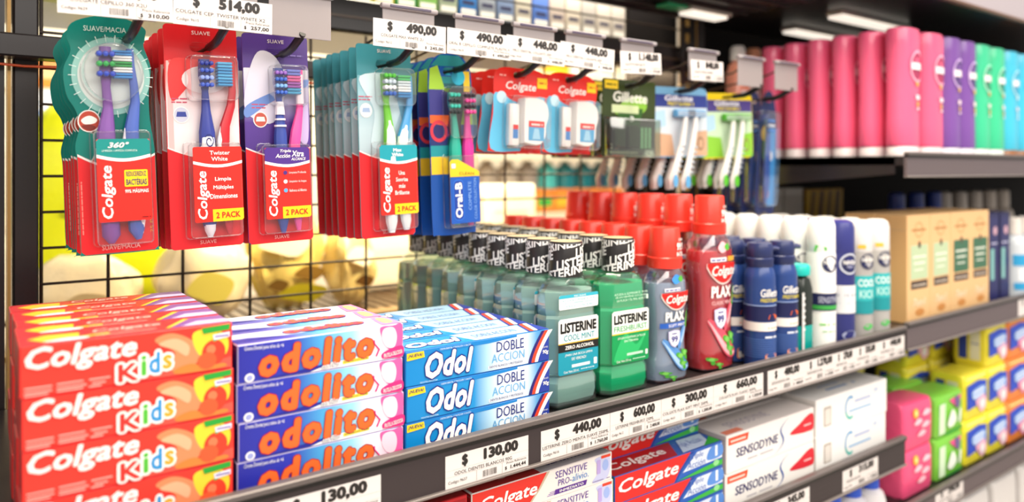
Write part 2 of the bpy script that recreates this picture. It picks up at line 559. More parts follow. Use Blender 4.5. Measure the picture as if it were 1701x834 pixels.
# ---- red children's toothpaste
KL, KH, KD = 0.1443, 0.0368, 0.0375
def kids_front(b, fr, L, h):
    f = XF(fr, -L/2, 0, L, h)
    R0 = '#EE3B30'
    b.poly(f, [(0.005,0.02),(0.995,0.02),(0.995,0.98),(0.005,0.98)], R0, 1)
    b.poly(f, [(0.40,0.02),(0.995,0.02),(0.995,0.26),(0.83,0.16),(0.62,0.24)], '#F4574A', 2)
    b.poly(f, smoothpts([(0.60,0.80),(0.68,0.92),(0.78,0.74),(0.84,0.42),(0.78,0.14),(0.66,0.16),(0.70,0.5)]), '#F58A5E', 2)
    b.poly(f, smoothpts([(0.62,0.72),(0.70,0.80),(0.77,0.62),(0.76,0.40),(0.70,0.56)]), '#F9B08A', 3)
    b.poly(f, smoothpts([(0.79,0.84),(0.88,0.92),(0.97,0.72),(0.97,0.36),(0.90,0.24),(0.82,0.40)]), '#F8CF3A', 2)
    b.disc(f, 0.90, 0.40, 0.062, 0.27, '#E8402A', 4)
    b.disc(f, 0.885, 0.47, 0.025, 0.10, '#F47A52', 5)
    b.disc(f, 0.865, 0.24, 0.05, 0.18, '#EF5A34', 5)
    b.poly(f, smoothpts([(0.895,0.64),(0.91,0.78),(0.935,0.80),(0.92,0.66)]), '#3E9A3C', 5)
    b.poly(f, smoothpts([(0.70,0.14),(0.78,0.22),(0.86,0.12),(0.95,0.14),(0.95,0.05),(0.72,0.04)]), '#F6803A', 4)
    b.poly(f, [(0.845,0.82),(0.985,0.86),(0.985,0.98),(0.835,0.95)], '#2E9E3A', 5)
    b.poly(f, [(0.90,0.66),(0.985,0.70),(0.985,0.81),(0.895,0.78)], '#E9E4F4', 5)
    b.fineprint(f, 0.905, 0.98, 0.72, 0.055, '#7B6BB0', 6, 2, 0.3)
    b.text(f, 'Colgate', 0.022, 0.515, 0.42, 0.97, WHITE, 6, shear=0.22, bold=0.045, slope=0.02)
    for ch, xa, xb, za, zb, c in (('K', 0.425, 0.520, 0.05, 0.42, '#E8352E'), ('i', 0.533, 0.560, 0.12, 0.54, '#55B83C'),
                                  ('d', 0.570, 0.625, 0.14, 0.58, '#2E8FD0'), ('s', 0.637, 0.685, 0.19, 0.49, '#F7A52B')):
        b.text(f, ch, xa, xb, za, zb, c, 7, bold=0.05, outline=WHITE, outw=0.11)
    for k, z in enumerate((0.17, 0.09, 0.03)):
        b.fineprint(f, 0.02, 0.135, z, 0.05, '#F9A9A0', 4, k+5)
        b.fineprint(f, 0.155, 0.39 - 0.02*k, z+0.01, 0.05, '#F9A9A0', 4, k+9)
def kids_top(b, tp, L, d):
    f = XF(tp, -L/2, 0, L, d)
    b.poly(f, [(0.005,0.02),(0.995,0.02),(0.995,0.98),(0.005,0.98)], '#C42A35', 1)
    b.poly(f, [(0.04,0.55),(0.12,0.80),(0.27,0.75),(0.26,0.30),(0.10,0.20)], '#F2B934', 2)
    b.poly(f, [(0.27,0.22),(0.40,0.28),(0.40,0.42),(0.27,0.36)], '#F5B53A', 2)
    b.poly(f, smoothpts([(0.10,0.12),(0.20,0.30),(0.30,0.20),(0.26,0.06)]), '#E9DDF0', 3)
    b.poly(f, [(0.68,0.10),(0.995,0.10),(0.995,0.95),(0.82,0.95)], '#7A4E96', 2)
    b.poly(f, [(0.74,0.12),(0.995,0.12),(0.995,0.45),(0.84,0.52)], '#C9BDE8', 3)
    b.poly(f, [(0.66,0.12),(0.68,0.12),(0.82,0.9),(0.79,0.9)], '#F4C93C', 3)
    b.text(f, 'Colgate', 0.33, 0.66, 0.45, 0.85, '#F3B7B0', 3, shear=0.22, bold=0.03)
    b.fineprint(f, 0.33, 0.62, 0.2, 0.10, '#F0A59C', 3, 2)
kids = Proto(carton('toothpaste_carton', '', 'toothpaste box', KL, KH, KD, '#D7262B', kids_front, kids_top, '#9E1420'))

# ---- blue and pink children's toothpaste with orange lettering
OL, OH, OD = 0.1515, 0.0319, 0.0385
def odolito_front(b, fr, L, h):
    f = XF(fr, -L/2, 0, L, h)
    b.poly(f, [(0.004,0.02),(0.996,0.02),(0.996,0.98),(0.004,0.98)], RAMP('purple_sky_white', 'x', [(-L/2, '#2A2C9C'), (-L*0.2, '#2E37B4'), (-L*0.02, '#4CA6DE'), (L*0.16, '#9AD8F0'), (L*0.30, '#F8EEF6'), (L*0.5, '#F7A8CE')]), 1)
    b.poly(f, [(0.40,0.02),(0.85,0.02),(0.85,0.30),(0.70,0.24),(0.52,0.16)], '#F4F2F8', 2)
    b.poly(f, [(0.12,0.02),(0.40,0.02),(0.52,0.16),(0.62,0.22),(0.40,0.14),(0.2,0.06)], '#262A94', 3)
    b.poly(f, smoothpts([(0.845,0.96),(0.93,0.97),(0.99,0.97),(0.99,0.30),(0.95,0.22),(0.90,0.30),(0.86,0.6)]), '#EE5FA4', 2)
    b.poly(f, smoothpts([(0.865,0.90),(0.93,0.92),(0.955,0.66),(0.94,0.36),(0.89,0.36),(0.855,0.62)]), '#FBD3E4', 3)
    b.poly(f, smoothpts([(0.855,0.20),(0.92,0.32),(0.995,0.34),(0.995,0.06),(0.93,0.04),(0.86,0.06)]), '#E9317F', 4)
    b.text(f, 'FRUTILLA DELICIOSA', 0.865, 0.99, 0.10, 0.22, WHITE, 6, bold=0.02, slope=0.06)
    b.tube([f(0.815, 0.16, 0.0007), f(0.835, 0.34, 0.0007), f(0.805, 0.52, 0.0007), f(0.80, 0.62, 0.0007)], [0.0009, 0.0008, 0.0006, 0.0010], '#E9317F', 6)
    b.text(f, 'odolito', 0.110, 0.800, 0.12, 0.90, '#F26A2E', 5, shear=0.12, bold=0.095, slope=0.10, outline='#A81C2C', outw=0.03, spacing=1.22)
    b.disc(f, 0.062, 0.13, 0.026, 0.115, '#F2F2F8', 4); b.disc(f, 0.062, 0.13, 0.017, 0.075, '#9AA2D8', 5)
    b.text(f, 'Crema Dental para ni\u00f1os de +6', 0.035, 0.25, 0.80, 0.93, WHITE, 4, shear=0.2, slope=-0.04)
    b.text(f, 'con Fl\u00faor', 0.47, 0.585, 0.06, 0.20, WHITE, 6, bold=0.03, shear=0.15, slope=0.03, outline='#20246B', outw=0.05)
    b.poly(f, [(0.60,0.09),(0.765,0.12),(0.765,0.21),(0.60,0.18)], '#F5DD2E', 5)
    b.text(f, 'Ayuda a prevenir la caries', 0.605, 0.76, 0.115, 0.185, NAVY, 6, slope=0.02)
def odolito_top(b, tp, L, d):
    f = XF(tp, -L/2, 0, L, d)
    b.poly(f, [(0.004,0.02),(0.996,0.02),(0.996,0.98),(0.004,0.98)], RAMP('purple_sky_white', 'x', []) if ('ramp','purple_sky_white') in MATS else '#4CA6DE', 1)
    b.poly(f, [(0.0,0.30),(0.35,0.36),(0.75,0.62),(0.9,0.66),(0.9,0.98),(0.0,0.98)], '#C9D4EC', 2)
    b.poly(f, [(0.0,0.30),(0.30,0.32),(0.10,0.55),(0.0,0.55)], '#2A2C9C', 3)
    b.text(f, 'odolito', 0.30, 0.80, 0.42, 0.86, '#EF5A4A', 5, bold=0.09, shear=0.05, outline='#3A2C9C', outw=0.05)
    b.poly(f, [(0.86,0.04),(0.99,0.04),(0.99,0.96),(0.89,0.96)], '#F28ABF', 3)
    b.poly(f, smoothpts([(0.90,0.2),(0.96,0.25),(0.96,0.75),(0.91,0.8)]), '#F7C98A', 4)
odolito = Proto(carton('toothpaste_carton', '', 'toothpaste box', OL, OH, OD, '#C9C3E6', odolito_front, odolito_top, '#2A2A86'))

# ---- blue adult toothpaste with tricolour stripes
DL, DH, DD = 0.174, 0.0334, 0.036
def odol_front(b, fr, L, h):
    f = XF(fr, -L/2, 0, L, h)
    b.poly(f, [(0.004,0.02),(0.996,0.02),(0.996,0.98),(0.004,0.98)], RAMP('sky_glow', 'x', [(-L/2, '#0A84CC'), (-L*0.06, '#1A8FD4'), (L*0.07, '#BFE2F4'), (L*0.15, '#F2F8FC'), (L*0.30, '#E4EFF8'), (L*0.40, '#5FA4DC'), (L*0.5, '#1C4FA8')]), 1)
    b.poly(f, [(0.004,0.86),(0.55,0.86),(0.75,0.92),(0.75,0.98),(0.004,0.98)], '#1B7FCB', 2)
    b.poly(f, [(0.008,0.74),(0.118,0.78),(0.112,0.96),(0.008,0.95)], '#F5D21F', 4)
    b.text(f, '\u00a1NUEVA!', 0.015, 0.106, 0.80, 0.92, NAVY, 5, shear=0.2, bold=0.03)
    b.text(f, 'Odol', 0.120, 0.435, 0.12, 0.88, WHITE, 5, shear=0.28, bold=0.07, outline='#1D2A86', outw=0.045, spacing=1.06)
    b.text(f, 'CREMA DENTAL CON FL\u00daOR Y CALCIO', 0.215, 0.42, 0.90, 0.965, '#DCEFFA', 4)
    b.text(f, 'INDUSTRIA ARGENTINA', 0.09, 0.20, 0.045, 0.09, '#CDE8F8', 4)
    b.text(f, 'DOBLE', 0.60, 0.80, 0.55, 0.86, '#26327E', 5)
    b.text(f, 'ACCION', 0.565, 0.805, 0.24, 0.50, '#63A6D8', 5, bold=-0.004)
    b.poly(f, [(0.54,0.07),(0.80,0.09),(0.80,0.19),(0.54,0.17)], '#DDE6F2', 3)
    b.text(f, 'DIENTES BLANCOS Y PROTEGIDOS', 0.548, 0.79, 0.10, 0.165, NAVY, 5)
    def st(x0, wd, c, lay):
        n = 8
        lo = [(x0 + 0.105*(i/n)**1.4, 0.02 + 0.96*i/n) for i in range(n+1)]
        b.band(f, lo, [(p[0]+wd*(1.0+0.5*p[1]), p[1]) for p in lo], c, lay)
    n = 8
    b.poly(f, [(0.835 + 0.105*(i/n)**1.4, 0.02 + 0.96*i/n) for i in range(n+1)] + [(0.995,0.98),(0.995,0.02)], '#2B3E9E', 3)
    st(0.835, 0.020, '#2D2370', 4); st(0.858, 0.024, '#E8482E', 4); st(0.884, 0.024, '#F6F4F4', 4)
    b.text(f, 'CONT. NETO', 0.947, 0.985, 0.42, 0.47, WHITE, 5); b.text(f, '90g', 0.945, 0.99, 0.20, 0.36, WHITE, 5, bold=0.03, shear=0.15)
def odol_top(b, tp, L, d):
    f = XF(tp, -L/2, 0, L, d)
    b.poly(f, [(0.004,0.02),(0.996,0.02),(0.996,0.98),(0.004,0.98)], MATS[('ramp','sky_glow')], 1)
    b.poly(f, [(0.004,0.02),(0.35,0.02),(0.5,0.5),(0.3,0.98),(0.004,0.98)], '#2E90D6', 2)
    b.poly(f, [(0.46,0.02),(0.86,0.02),(0.92,0.98),(0.40,0.98)], '#A9CFEA', 2)
    b.text(f, 'Odol', 0.05, 0.40, 0.18, 0.68, WHITE, 4, bold=0.08, shear=0.2, outline='#1D2A86', outw=0.06)
    b.text(f, 'DOBLE ACCION', 0.50, 0.80, 0.30, 0.62, '#7A93C6', 4)
    b.poly(f, [(0.84,0.02),(0.995,0.02),(0.995,0.98),(0.90,0.98)], '#2B3E9E', 3)
    b.poly(f, [(0.855,0.02),(0.885,0.02),(0.945,0.98),(0.915,0.98)], '#E8482E', 4)
    b.poly(f, [(0.885,0.02),(0.915,0.02),(0.975,0.98),(0.945,0.98)], '#F6F4F4', 4)
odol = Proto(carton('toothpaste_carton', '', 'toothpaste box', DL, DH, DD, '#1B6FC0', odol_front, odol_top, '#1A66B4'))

LAY = {4: ['topmost', 'second from the top', 'third from the top', 'bottom one'], 3: ['topmost', 'middle one', 'bottom one'], 2: ['upper one', 'lower one']}
def stacks(proto, x0, L, h, y0, pitch, rows, layers, phrase, group, z0, jit=0.0012, extra=None):
    for r in range(rows):
        n = layers + (1 if extra and r in extra else 0)
        for k in range(n):
            up = n - 1 - k
            dx = random.uniform(-jit, jit); rz = random.uniform(-0.006, 0.006)
            where = LAY.get(n, ['topmost', 'second from the top', 'third from the top', 'fourth from the top', 'bottom one'])[up]
            proto.put((x0 + L/2 + dx, y0 + pitch*r, z0 + 0.0004 + k*(h+0.0003)), '%s, %s in the %s stack' % (phrase, where, ORD[r]), group, rz)
stacks(kids, 0.0288, KL, KH, 0.62, 0.0386, 5, 4, "red children's toothpaste box", 'red toothpaste boxes', SHELF)
stacks(odolito, 0.1762, OL, OH, 0.62, 0.0400, 3, 4, 'purple toothpaste box with orange lettering', 'purple and pink toothpaste boxes', SHELF)
stacks(odol, 0.3297, DL, DH, 0.62, 0.0372, 5, 3, 'blue toothpaste box with tricolour stripes', 'blue striped toothpaste boxes', SHELF)

# ---- lower shelf: cream and purple, red and blue, white with red swoosh, plain white
SL, SH, SD = 0.192, 0.0318, 0.038
def sens_front(b, fr, L, h):
    f = XF(fr, -L/2, 0, L, h)
    b.poly(f, [(0.004,0.02),(0.996,0.02),(0.996,0.98),(0.004,0.98)], '#F1EAE6', 1)
    b.poly(f, [(0.004,0.02),(0.36,0.02),(0.44,0.5),(0.50,0.98),(0.004,0.98)], '#E3352B', 2)
    b.poly(f, [(0.36,0.02),(0.375,0.02),(0.455,0.5),(0.52,0.98),(0.50,0.98),(0.44,0.5)], '#CDB9A0', 3)
    b.text(f, 'Colgate', 0.05, 0.43, 0.22, 0.78, WHITE, 4, shear=0.22, bold=0.035)
    b.text(f, 'SENSITIVE', 0.56, 0.80, 0.66, 0.90, '#5B3F98', 4, shear=0.1)
    b.text(f, 'PRO-', 0.58, 0.68, 0.38, 0.60, '#5B3F98', 4, shear=0.1, bold=0.01)
    b.text(f, 'alivio.', 0.685, 0.81, 0.38, 0.62, '#4F8FD0', 4, shear=0.1)
    b.poly(f, [(0.55,0.12),(0.79,0.12),(0.80,0.29),(0.56,0.29)], '#5B2E91', 3)
    b.text(f, 'INMEDIATO', 0.59, 0.77, 0.16, 0.25, WHITE, 5, bold=0.03)
    for k in range(3): b.rect(f, 0.50+0.01*k, 0.56, 0.14+0.05*k, 0.16+0.05*k, '#8A6BB5', 4)
    b.poly(f, smoothpts([(0.84,0.1),(0.90,0.5),(0.86,0.9),(0.97,0.9),(0.985,0.5),(0.95,0.1)]), '#C9CCEE', 2)
    b.rrect(f, 0.875, 0.905, 0.35, 0.85, 0.012, '#B9A4DE', 4); b.disc(f, 0.945, 0.6, 0.025, 0.2, '#9FB4EA', 3)
    b.rect(f, 0.91, 0.985, 0.86, 0.96, '#E3452B', 4)
    b.fineprint(f, 0.84, 0.98, 0.10, 0.05, '#8F84A8', 4, 4)
def sens_top(b, tp, L, d):
    f = XF(tp, -L/2, 0, L, d)
    b.rect(f, 0.01, 0.46, 0.02, 0.98, '#B91E22', 2); b.rect(f, 0.46, 0.99, 0.02, 0.98, '#D9D2D8', 2)
    b.text(f, 'Colgate', 0.05, 0.42, 0.3, 0.7, '#E8B8B0', 3, shear=0.22, bold=0.03); b.text(f, 'SENSITIVE', 0.55, 0.85, 0.3, 0.6, '#5B3F98', 3)
sens = Proto(carton('toothpaste_carton', '', 'toothpaste box', SL, SH, SD, '#EDE4E0', sens_front, sens_top, '#A51C20'))
stacks(sens, 0.405, SL, SH, 0.62, 0.040, 2, 4, 'cream toothpaste box with purple lettering', 'cream and red toothpaste boxes', LOW)

RL, RH, RD = 0.152, 0.0322, 0.04
def redpl_front(b, fr, L, h):
    f = XF(fr, -L/2, 0, L, h)
    b.rect(f, 0.004, 0.996, 0.02, 0.98, '#C5232A', 1)
    b.text(f, 'Colgate', 0.08, 0.6, 0.3, 0.8, WHITE, 3, shear=0.22, bold=0.03)
    b.rect(f, 0.66, 0.99, 0.1, 0.9, '#A31820', 2)
def redpl_top(b, tp, L, d):
    f = XF(tp, -L/2, 0, L, d); b.rect(f, 0.01, 0.99, 0.02, 0.98, '#A8161E', 1); b.text(f, 'Colgate', 0.1, 0.6, 0.3, 0.7, '#E6A09A', 3, shear=0.22)
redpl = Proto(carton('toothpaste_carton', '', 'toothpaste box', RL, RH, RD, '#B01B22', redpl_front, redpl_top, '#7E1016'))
stacks(redpl, 0.246, RL, RH, 0.62, 0.042, 1, 4, 'dark red toothpaste box on the lower shelf', 'dark red toothpaste boxes', LOW)

TL, TH, TD = 0.195, 0.0322, 0.038
def trip_front(b, fr, L, h):
    f = XF(fr, -L/2, 0, L, h)
    b.rect(f, 0.004, 0.996, 0.02, 0.98, '#2D5FB8', 1)
    b.poly(f, [(0.004,0.02),(0.52,0.02),(0.57,0.40),(0.68,0.98),(0.004,0.98)], '#E32B26', 2)
    b.poly(f, [(0.52,0.02),(0.54,0.02),(0.60,0.42),(0.72,0.98),(0.68,0.98),(0.57,0.40)], '#24449A', 3)
    b.text(f, 'Colgate', 0.03, 0.56, 0.20, 0.82, WHITE, 4, shear=0.22, bold=0.035)
    b.poly(f, [(0.60,0.28),(0.995,0.36),(0.995,0.93),(0.74,0.90)], '#DCE6F6', 3)
    b.text(f, 'Triple', 0.66, 0.80, 0.62, 0.88, '#5F76BC', 5, shear=0.2); b.text(f, 'Acci\u00f3n', 0.64, 0.82, 0.34, 0.60, '#5F76BC', 5, shear=0.2)
    b.poly(f, smoothpts([(0.84,0.45),(0.88,0.9),(0.99,0.9),(0.99,0.45)]), '#5C8FDB', 4); b.rect(f, 0.92, 0.945, 0.5, 0.92, '#E8F0FA', 5)
    b.poly(f, [(0.55,0.04),(0.75,0.18),(0.995,0.30),(0.995,0.08),(0.8,0.04)], '#3CB043', 5)
    b.disc(f, 0.93, 0.22, 0.03, 0.12, '#8FD88F', 6)
def trip_top(b, tp, L, d):
    f = XF(tp, -L/2, 0, L, d)
    b.rect(f, 0.004, 0.996, 0.02, 0.98, '#3A62B4', 1)
    b.poly(f, [(0.004,0.02),(0.56,0.02),(0.68,0.98),(0.004,0.98)], '#B51C22', 2)
    b.text(f, 'Colgate', 0.04, 0.54, 0.2, 0.8, '#F2E8E6', 4, shear=0.22, bold=0.04)
    b.poly(f, [(0.62,0.05),(0.9,0.1),(0.98,0.9),(0.74,0.92)], '#C9D6EE', 3)
    b.text(f, 'Triple Acci\u00f3n', 0.66, 0.90, 0.25, 0.75, '#5F76BC', 4, shear=0.2)
    b.poly(f, [(0.82,0.04),(0.99,0.04),(0.99,0.55)], '#3CB043', 4)
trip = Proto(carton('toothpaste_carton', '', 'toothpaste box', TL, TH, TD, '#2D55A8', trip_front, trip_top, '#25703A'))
stacks(trip, 0.6015, TL, TH, 0.62, 0.040, 3, 3, 'red and blue toothpaste box', 'red blue and green toothpaste boxes', LOW, extra=(1, 2))

NL, NH, ND = 0.205, 0.0505, 0.055
def seno_front(b, fr, L, h):
    f = XF(fr, -L/2, 0, L, h)
    b.rect(f, 0.004, 0.996, 0.02, 0.98, '#F4F0EC', 1)
    b.poly(f, [(0.02,0.74),(0.22,0.74),(0.235,0.93),(0.02,0.93)], '#EE5536', 3); b.fineprint(f, 0.04, 0.2, 0.80, 0.09, '#FBD0C4', 4, 3)
    b.text(f, 'SENSODYNE', 0.10, 0.56, 0.36, 0.60, '#34366E', 4, shear=0.08, bold=0.02)
    b.fineprint(f, 0.22, 0.50, 0.20, 0.06, '#B9B4BC', 4, 8)
    n = 10
    lo = [(0.52 + 0.16*(i/n) + 0.05*math.sin(i/n*6.283), 0.06 + 0.88*i/n) for i in range(n+1)]
    b.band(f, lo, [(p[0]+0.016*(1-abs(2*i/n-1))+0.004, p[1]) for i, p in enumerate(lo)], '#3E5FA8', 4)
    b.poly(f, smoothpts([(0.70,0.46),(0.82,0.66),(0.93,0.84),(0.99,0.80),(0.99,0.40),(0.92,0.36),(0.82,0.38)]), '#DA2B38', 4)
    b.fineprint(f, 0.87, 0.96, 0.54, 0.07, '#F6C6C6', 5, 6)
def seno_top(b, tp, L, d):
    f = XF(tp, -L/2, 0, L, d); b.rect(f, 0.02, 0.2, 0.05, 0.25, '#EE8A70', 2); b.text(f, 'SENSODYNE', 0.15, 0.6, 0.3, 0.6, '#B7AEBC', 2)
seno = Proto(carton('toothpaste_carton', '', 'toothpaste box', NL, NH, ND, '#EDE3DF', seno_front, seno_top, '#D8C9C4'))
stacks(seno, 0.802, NL, NH, 0.62, 0.058, 3, 2, 'white toothpaste box with red swoosh', 'white boxes with red swoosh', LOW)

WL, WH, WD = 0.205, 0.0545, 0.06
def wht_front(b, fr, L, h):
    f = XF(fr, -L/2, 0, L, h)
    b.rect(f, 0.004, 0.996, 0.02, 0.98, '#F7F5F3', 1)
    b.rrect(f, 0.10, 0.20, 0.20, 0.74, 0.02, '#B9AFA6', 2); b.rrect(f, 0.115, 0.19, 0.24, 0.68, 0.02, '#E4DDD6', 3)
    n = 10
    def arc(a0, a1, c):
        lo = [(0.46 + 0.075*math.cos(R(a0+(a1-a0)*i/n)), 0.5 + 0.34*math.sin(R(a0+(a1-a0)*i/n))) for i in range(n+1)]
        hi = [(0.46 + 0.057*math.cos(R(a0+(a1-a0)*i/n)), 0.5 + 0.26*math.sin(R(a0+(a1-a0)*i/n))) for i in range(n+1)]
        b.band(f, lo, hi, c, 3)
    arc(60, 200, '#6FA9D8'); arc(200, 300, '#5BC0B6')
    b.fineprint(f, 0.52, 0.80, 0.60, 0.13, '#B9C4E2', 3, 3); b.fineprint(f, 0.44, 0.80, 0.36, 0.12, '#A9C8E6', 3, 5)
    b.rect(f, 0.80, 0.86, 0.72, 0.84, '#C9D4E8', 3)
def wht_top(b, tp, L, d):
    f = XF(tp, -L/2, 0, L, d); b.fineprint(f, 0.3, 0.7, 0.3, 0.16, '#9AAFD0', 2, 3); b.fineprint(f, 0.3, 0.65, 0.55, 0.16, '#C6CEDF', 2, 4)
wht = Proto(carton('toothpaste_carton', '', 'toothpaste box', WL, WH, WD, '#F2EFEC', wht_front, wht_top, '#E9E4DF'))
stacks(wht, 1.013, WL, WH, 0.62, 0.063, 2, 2, 'plain white toothpaste box with pale blue print', 'plain white boxes', LOW)
# ================================================================== MOUTHWASH
def ch_sec(w, d, c, z):
    """rectangle with cut corners, edges bowed a touch"""
    return [(x, y, z) for x, y in ((-w/2+c, -d/2), (0, -d/2-0.0012), (w/2-c, -d/2), (w/2, -d/2+c), (w/2+0.0005, 0), (w/2, d/2-c), (w/2-c, d/2), (0, d/2+0.0012), (-w/2+c, d/2), (-w/2, d/2-c), (-w/2-0.0005, 0), (-w/2, -d/2+c))]

def wrap_cap(b, r, z0, h, words_, mdark, mlight):
    f = cyl(r, 0, 0.0004)
    circ = 2*math.pi*r
    # slanted rows of bold letters all round
    for k, (zz, hh, off, wd) in enumerate(((0.66, 0.30, 0.1, 1.0), (0.28, 0.30, 0.42, 1.0), (-0.06, 0.26, 0.75, 1.0), (0.97, 0.22, 0.55, 1.0))):
        for q in (0, 1):
            u0 = (off + q*0.5)*circ - circ*0.62
            def fm(u, v, e, u0=u0):
                vv = v + (u - u0)*0.22
                vv = max(z0 + 0.0006, min(z0 + h - 0.0006, vv))
                return f(u, vv, e)
            b.text(fm, words_, u0, u0 + circ*0.46, z0 + zz*h - 0.1*h, z0 + zz*h + hh*h - 0.1*h, mlight, 2, bold=0.05)

def rinse_bottle(label, liquid, lip_liq, kind):
    root = empty('mouthwash_bottle'); tag(root, label, 'mouthwash')
    b = MB()
    W, D = 0.079, 0.0405
    secs = [ch_sec(W-0.012, D-0.010, 0.008, 0.0), ch_sec(W-0.003, D-0.003, 0.009, 0.004), ch_sec(W, D, 0.010, 0.016), ch_sec(W-0.001, D-0.001, 0.010, 0.031),
            ch_sec(W-0.007, D-0.005, 0.010, 0.0365), ch_sec(W-0.004, D-0.002, 0.010, 0.040), ch_sec(W-0.004, D-0.002, 0.010, 0.1035),
            ch_sec(W-0.006, D-0.004, 0.010, 0.1065), ch_sec(W-0.004, D-0.002, 0.011, 0.1095), ch_sec(W-0.005, D-0.002, 0.013, 0.133), ch_sec(W-0.016, D-0.005, 0.013, 0.141),
            ch_sec(W-0.034, D-0.008, 0.012, 0.1465)]
    lk = 'liquid' if kind == 'mint' else 'liquid_dense'
    shellc = ('#F3FBF9' if kind == 'mint' else '#E0F8EC', 'clear')
    b.loft(secs, shellc)
    b.lathe([(0.0165, 0.1455), (0.0165, 0.1505)], shellc, n=20)
    b.lathe([(0.0172, 0.1468), (0.0182, 0.1474), (0.0172, 0.1480)], shellc, n=20, caps=False)
    body_ = b.build('bottle', root, smooth=22)
    b = MB()
    g = 0.0022
    b.loft([ch_sec(W-0.014, D-0.013, 0.008, 0.0035), ch_sec(W-0.005-g, D-0.003-g, 0.009, 0.008), ch_sec(W-g, D-g, 0.010, 0.017), ch_sec(W-0.001-g, D-0.001-g, 0.010, 0.030),
            ch_sec(W-0.007-g, D-0.005-g, 0.010, 0.0365), ch_sec(W-0.004-g, D-0.002-g, 0.010, 0.0405), ch_sec(W-0.004-g, D-0.002-g, 0.010, 0.103),
            ch_sec(W-0.006-g, D-0.004-g, 0.010, 0.1065), ch_sec(W-0.004-g, D-0.002-g, 0.011, 0.110), ch_sec(W-0.005-g, D-0.002-g, 0.013, 0.1325 if kind == 'mint' else 0.1345)], (liquid, lk))
    b.build('liquid', body_, smooth=22)
    b = MB()
    b.lathe([(0.0192, 0.1485), (0.0196, 0.1495), (0.0196, 0.187), (0.0186, 0.1890)], ('#2A2829', 'plastic'), n=32)
    b.lathe([(0.0150, 0.1889), (0.0183, 0.1892)], ('#CDB893', 'plastic'), n=24)
    wrap_cap(b, 0.0197, 0.1490, 0.0385, 'LISTERINE', BLACK, WHITE)
    b.build('cap', root, smooth=30)
    yf = -(D/2) - 0.0008
    f = front(yf)
    b = MB()
    x0, x1 = -0.0295, 0.0315
    if kind == 'mint':
        b.rrect(f, x0, x1, 0.0395, 0.103, 0.003, '#1F97AE', 1)
        b.poly(f, [(x0,0.0745),(x1,0.0745),(x1,0.1005),(x1-0.0025,0.103),(x0+0.0025,0.103),(x0,0.1005)], WHITE, 2)
        b.rect(f, x0, x1, 0.0655, 0.0745, '#1F1D1E', 2); b.rect(f, x0, x1, 0.0745, 0.0757, '#E5B53C', 3)
        b.text(f, 'LISTERINE', x0+0.003, x1-0.003, 0.0865, 0.0985, '#161616', 3, bold=0.075)
        b.text(f, 'COOL MINT', x0+0.008, x1-0.006, 0.0775, 0.0845, '#2C98A6', 3, bold=0.025)
        b.text(f, 'ZERO ALCOHOL', x0+0.010, x1-0.007, 0.0680, 0.0722, WHITE, 3, bold=0.04)
        b.text(f, '\u00a1PARA UNA BOCA LIMPIA', x0+0.010, x1-0.009, 0.0595, 0.0628, WHITE, 2, bold=0.01)
        b.text(f, 'DE VERDAD!', x0+0.020, x1-0.019, 0.0548, 0.0580, WHITE, 2, bold=0.01)
        b.rect(f, x0+0.020, x1-0.013, 0.0465, 0.0500, '#CFE9EE', 2)
        b.text(f, 'Cont. Neto 250 mL', x0+0.008, x1-0.030, 0.0412, 0.0440, WHITE, 2)
        b.fineprint(f, x0+0.034, x1-0.006, 0.0425, 0.0016, '#CFEAF0', 2, 4)
        b.rrect(f, x1-0.007, x1-0.002, 0.046, 0.0535, 0.0008, '#E9EEF0', 2)
        b.rrect(f, x0+0.001, x1, 0.1135, 0.1300, 0.002, '#EDF4F4', 1)
        b.poly(f, [(x0+0.001,0.1262),(x1,0.1262),(x1,0.1285),(x1-0.0015,0.130),(x0+0.0025,0.130),(x0+0.001,0.1285)], '#38AFC6', 2)
        b.text(f, 'MAS SUAVE', -0.006, 0.012, 0.1268, 0.1290, WHITE, 3)
        for k, t in enumerate(('AYUDA A ELIMINAR EL 99.9%', 'DE LOS GERMENES DEJANDO', 'LA PLACA Y EL MAL ALIENTO')):
            b.text(f, t, x0+0.006+0.002*k, x1-0.004, 0.1222-0.0033*k, 0.1246-0.0033*k, '#4FA3B3', 2)
    else:
        b.rrect(f, x0, x1, 0.0395, 0.103, 0.003, '#149A55', 1)
        b.poly(f, smoothpts([(x0+0.003,0.045),(-0.008,0.075),(0.010,0.060),(x1-0.004,0.075),(0.012,0.050),(-0.010,0.044)]), '#2DB86B', 2)
        b.poly(f, [(x0,0.0755),(x1,0.0755),(x1,0.1005),(x1-0.0025,0.103),(x0+0.0025,0.103),(x0,0.1005)], '#F3F5EE', 2)
        b.rect(f, x0, x1, 0.0748, 0.0762, '#E8C93C', 3)
        b.text(f, 'LISTERINE', x0+0.003, x1-0.003, 0.0870, 0.0985, '#161616', 3, bold=0.075)
        b.text(f, 'FRESHBURST', x0+0.003, x1-0.003, 0.0782, 0.0848, '#46A96D', 3, bold=0.025)
        b.text(f, 'AYUDA A ELIMINAR LA PLACA', x0+0.009, x1-0.006, 0.0688, 0.0716, '#E4F5E8', 3)
        b.text(f, 'BACTERIANA', x0+0.020, x1-0.018, 0.0645, 0.0672, '#E4F5E8', 3)
        b.rect(f, x0+0.024, x1-0.010, 0.0480, 0.0510, '#BDE8CC', 3)
        b.text(f, 'Cont. Neto 250 mL', x0+0.007, x1-0.030, 0.0412, 0.0440, WHITE, 3)
        b.fineprint(f, x0+0.034, x1-0.006, 0.0425, 0.0016, '#CFF0DC', 3, 4)
        b.rrect(f, x1-0.006, x1-0.002, 0.046, 0.0520, 0.0008, '#E9F0E9', 3)
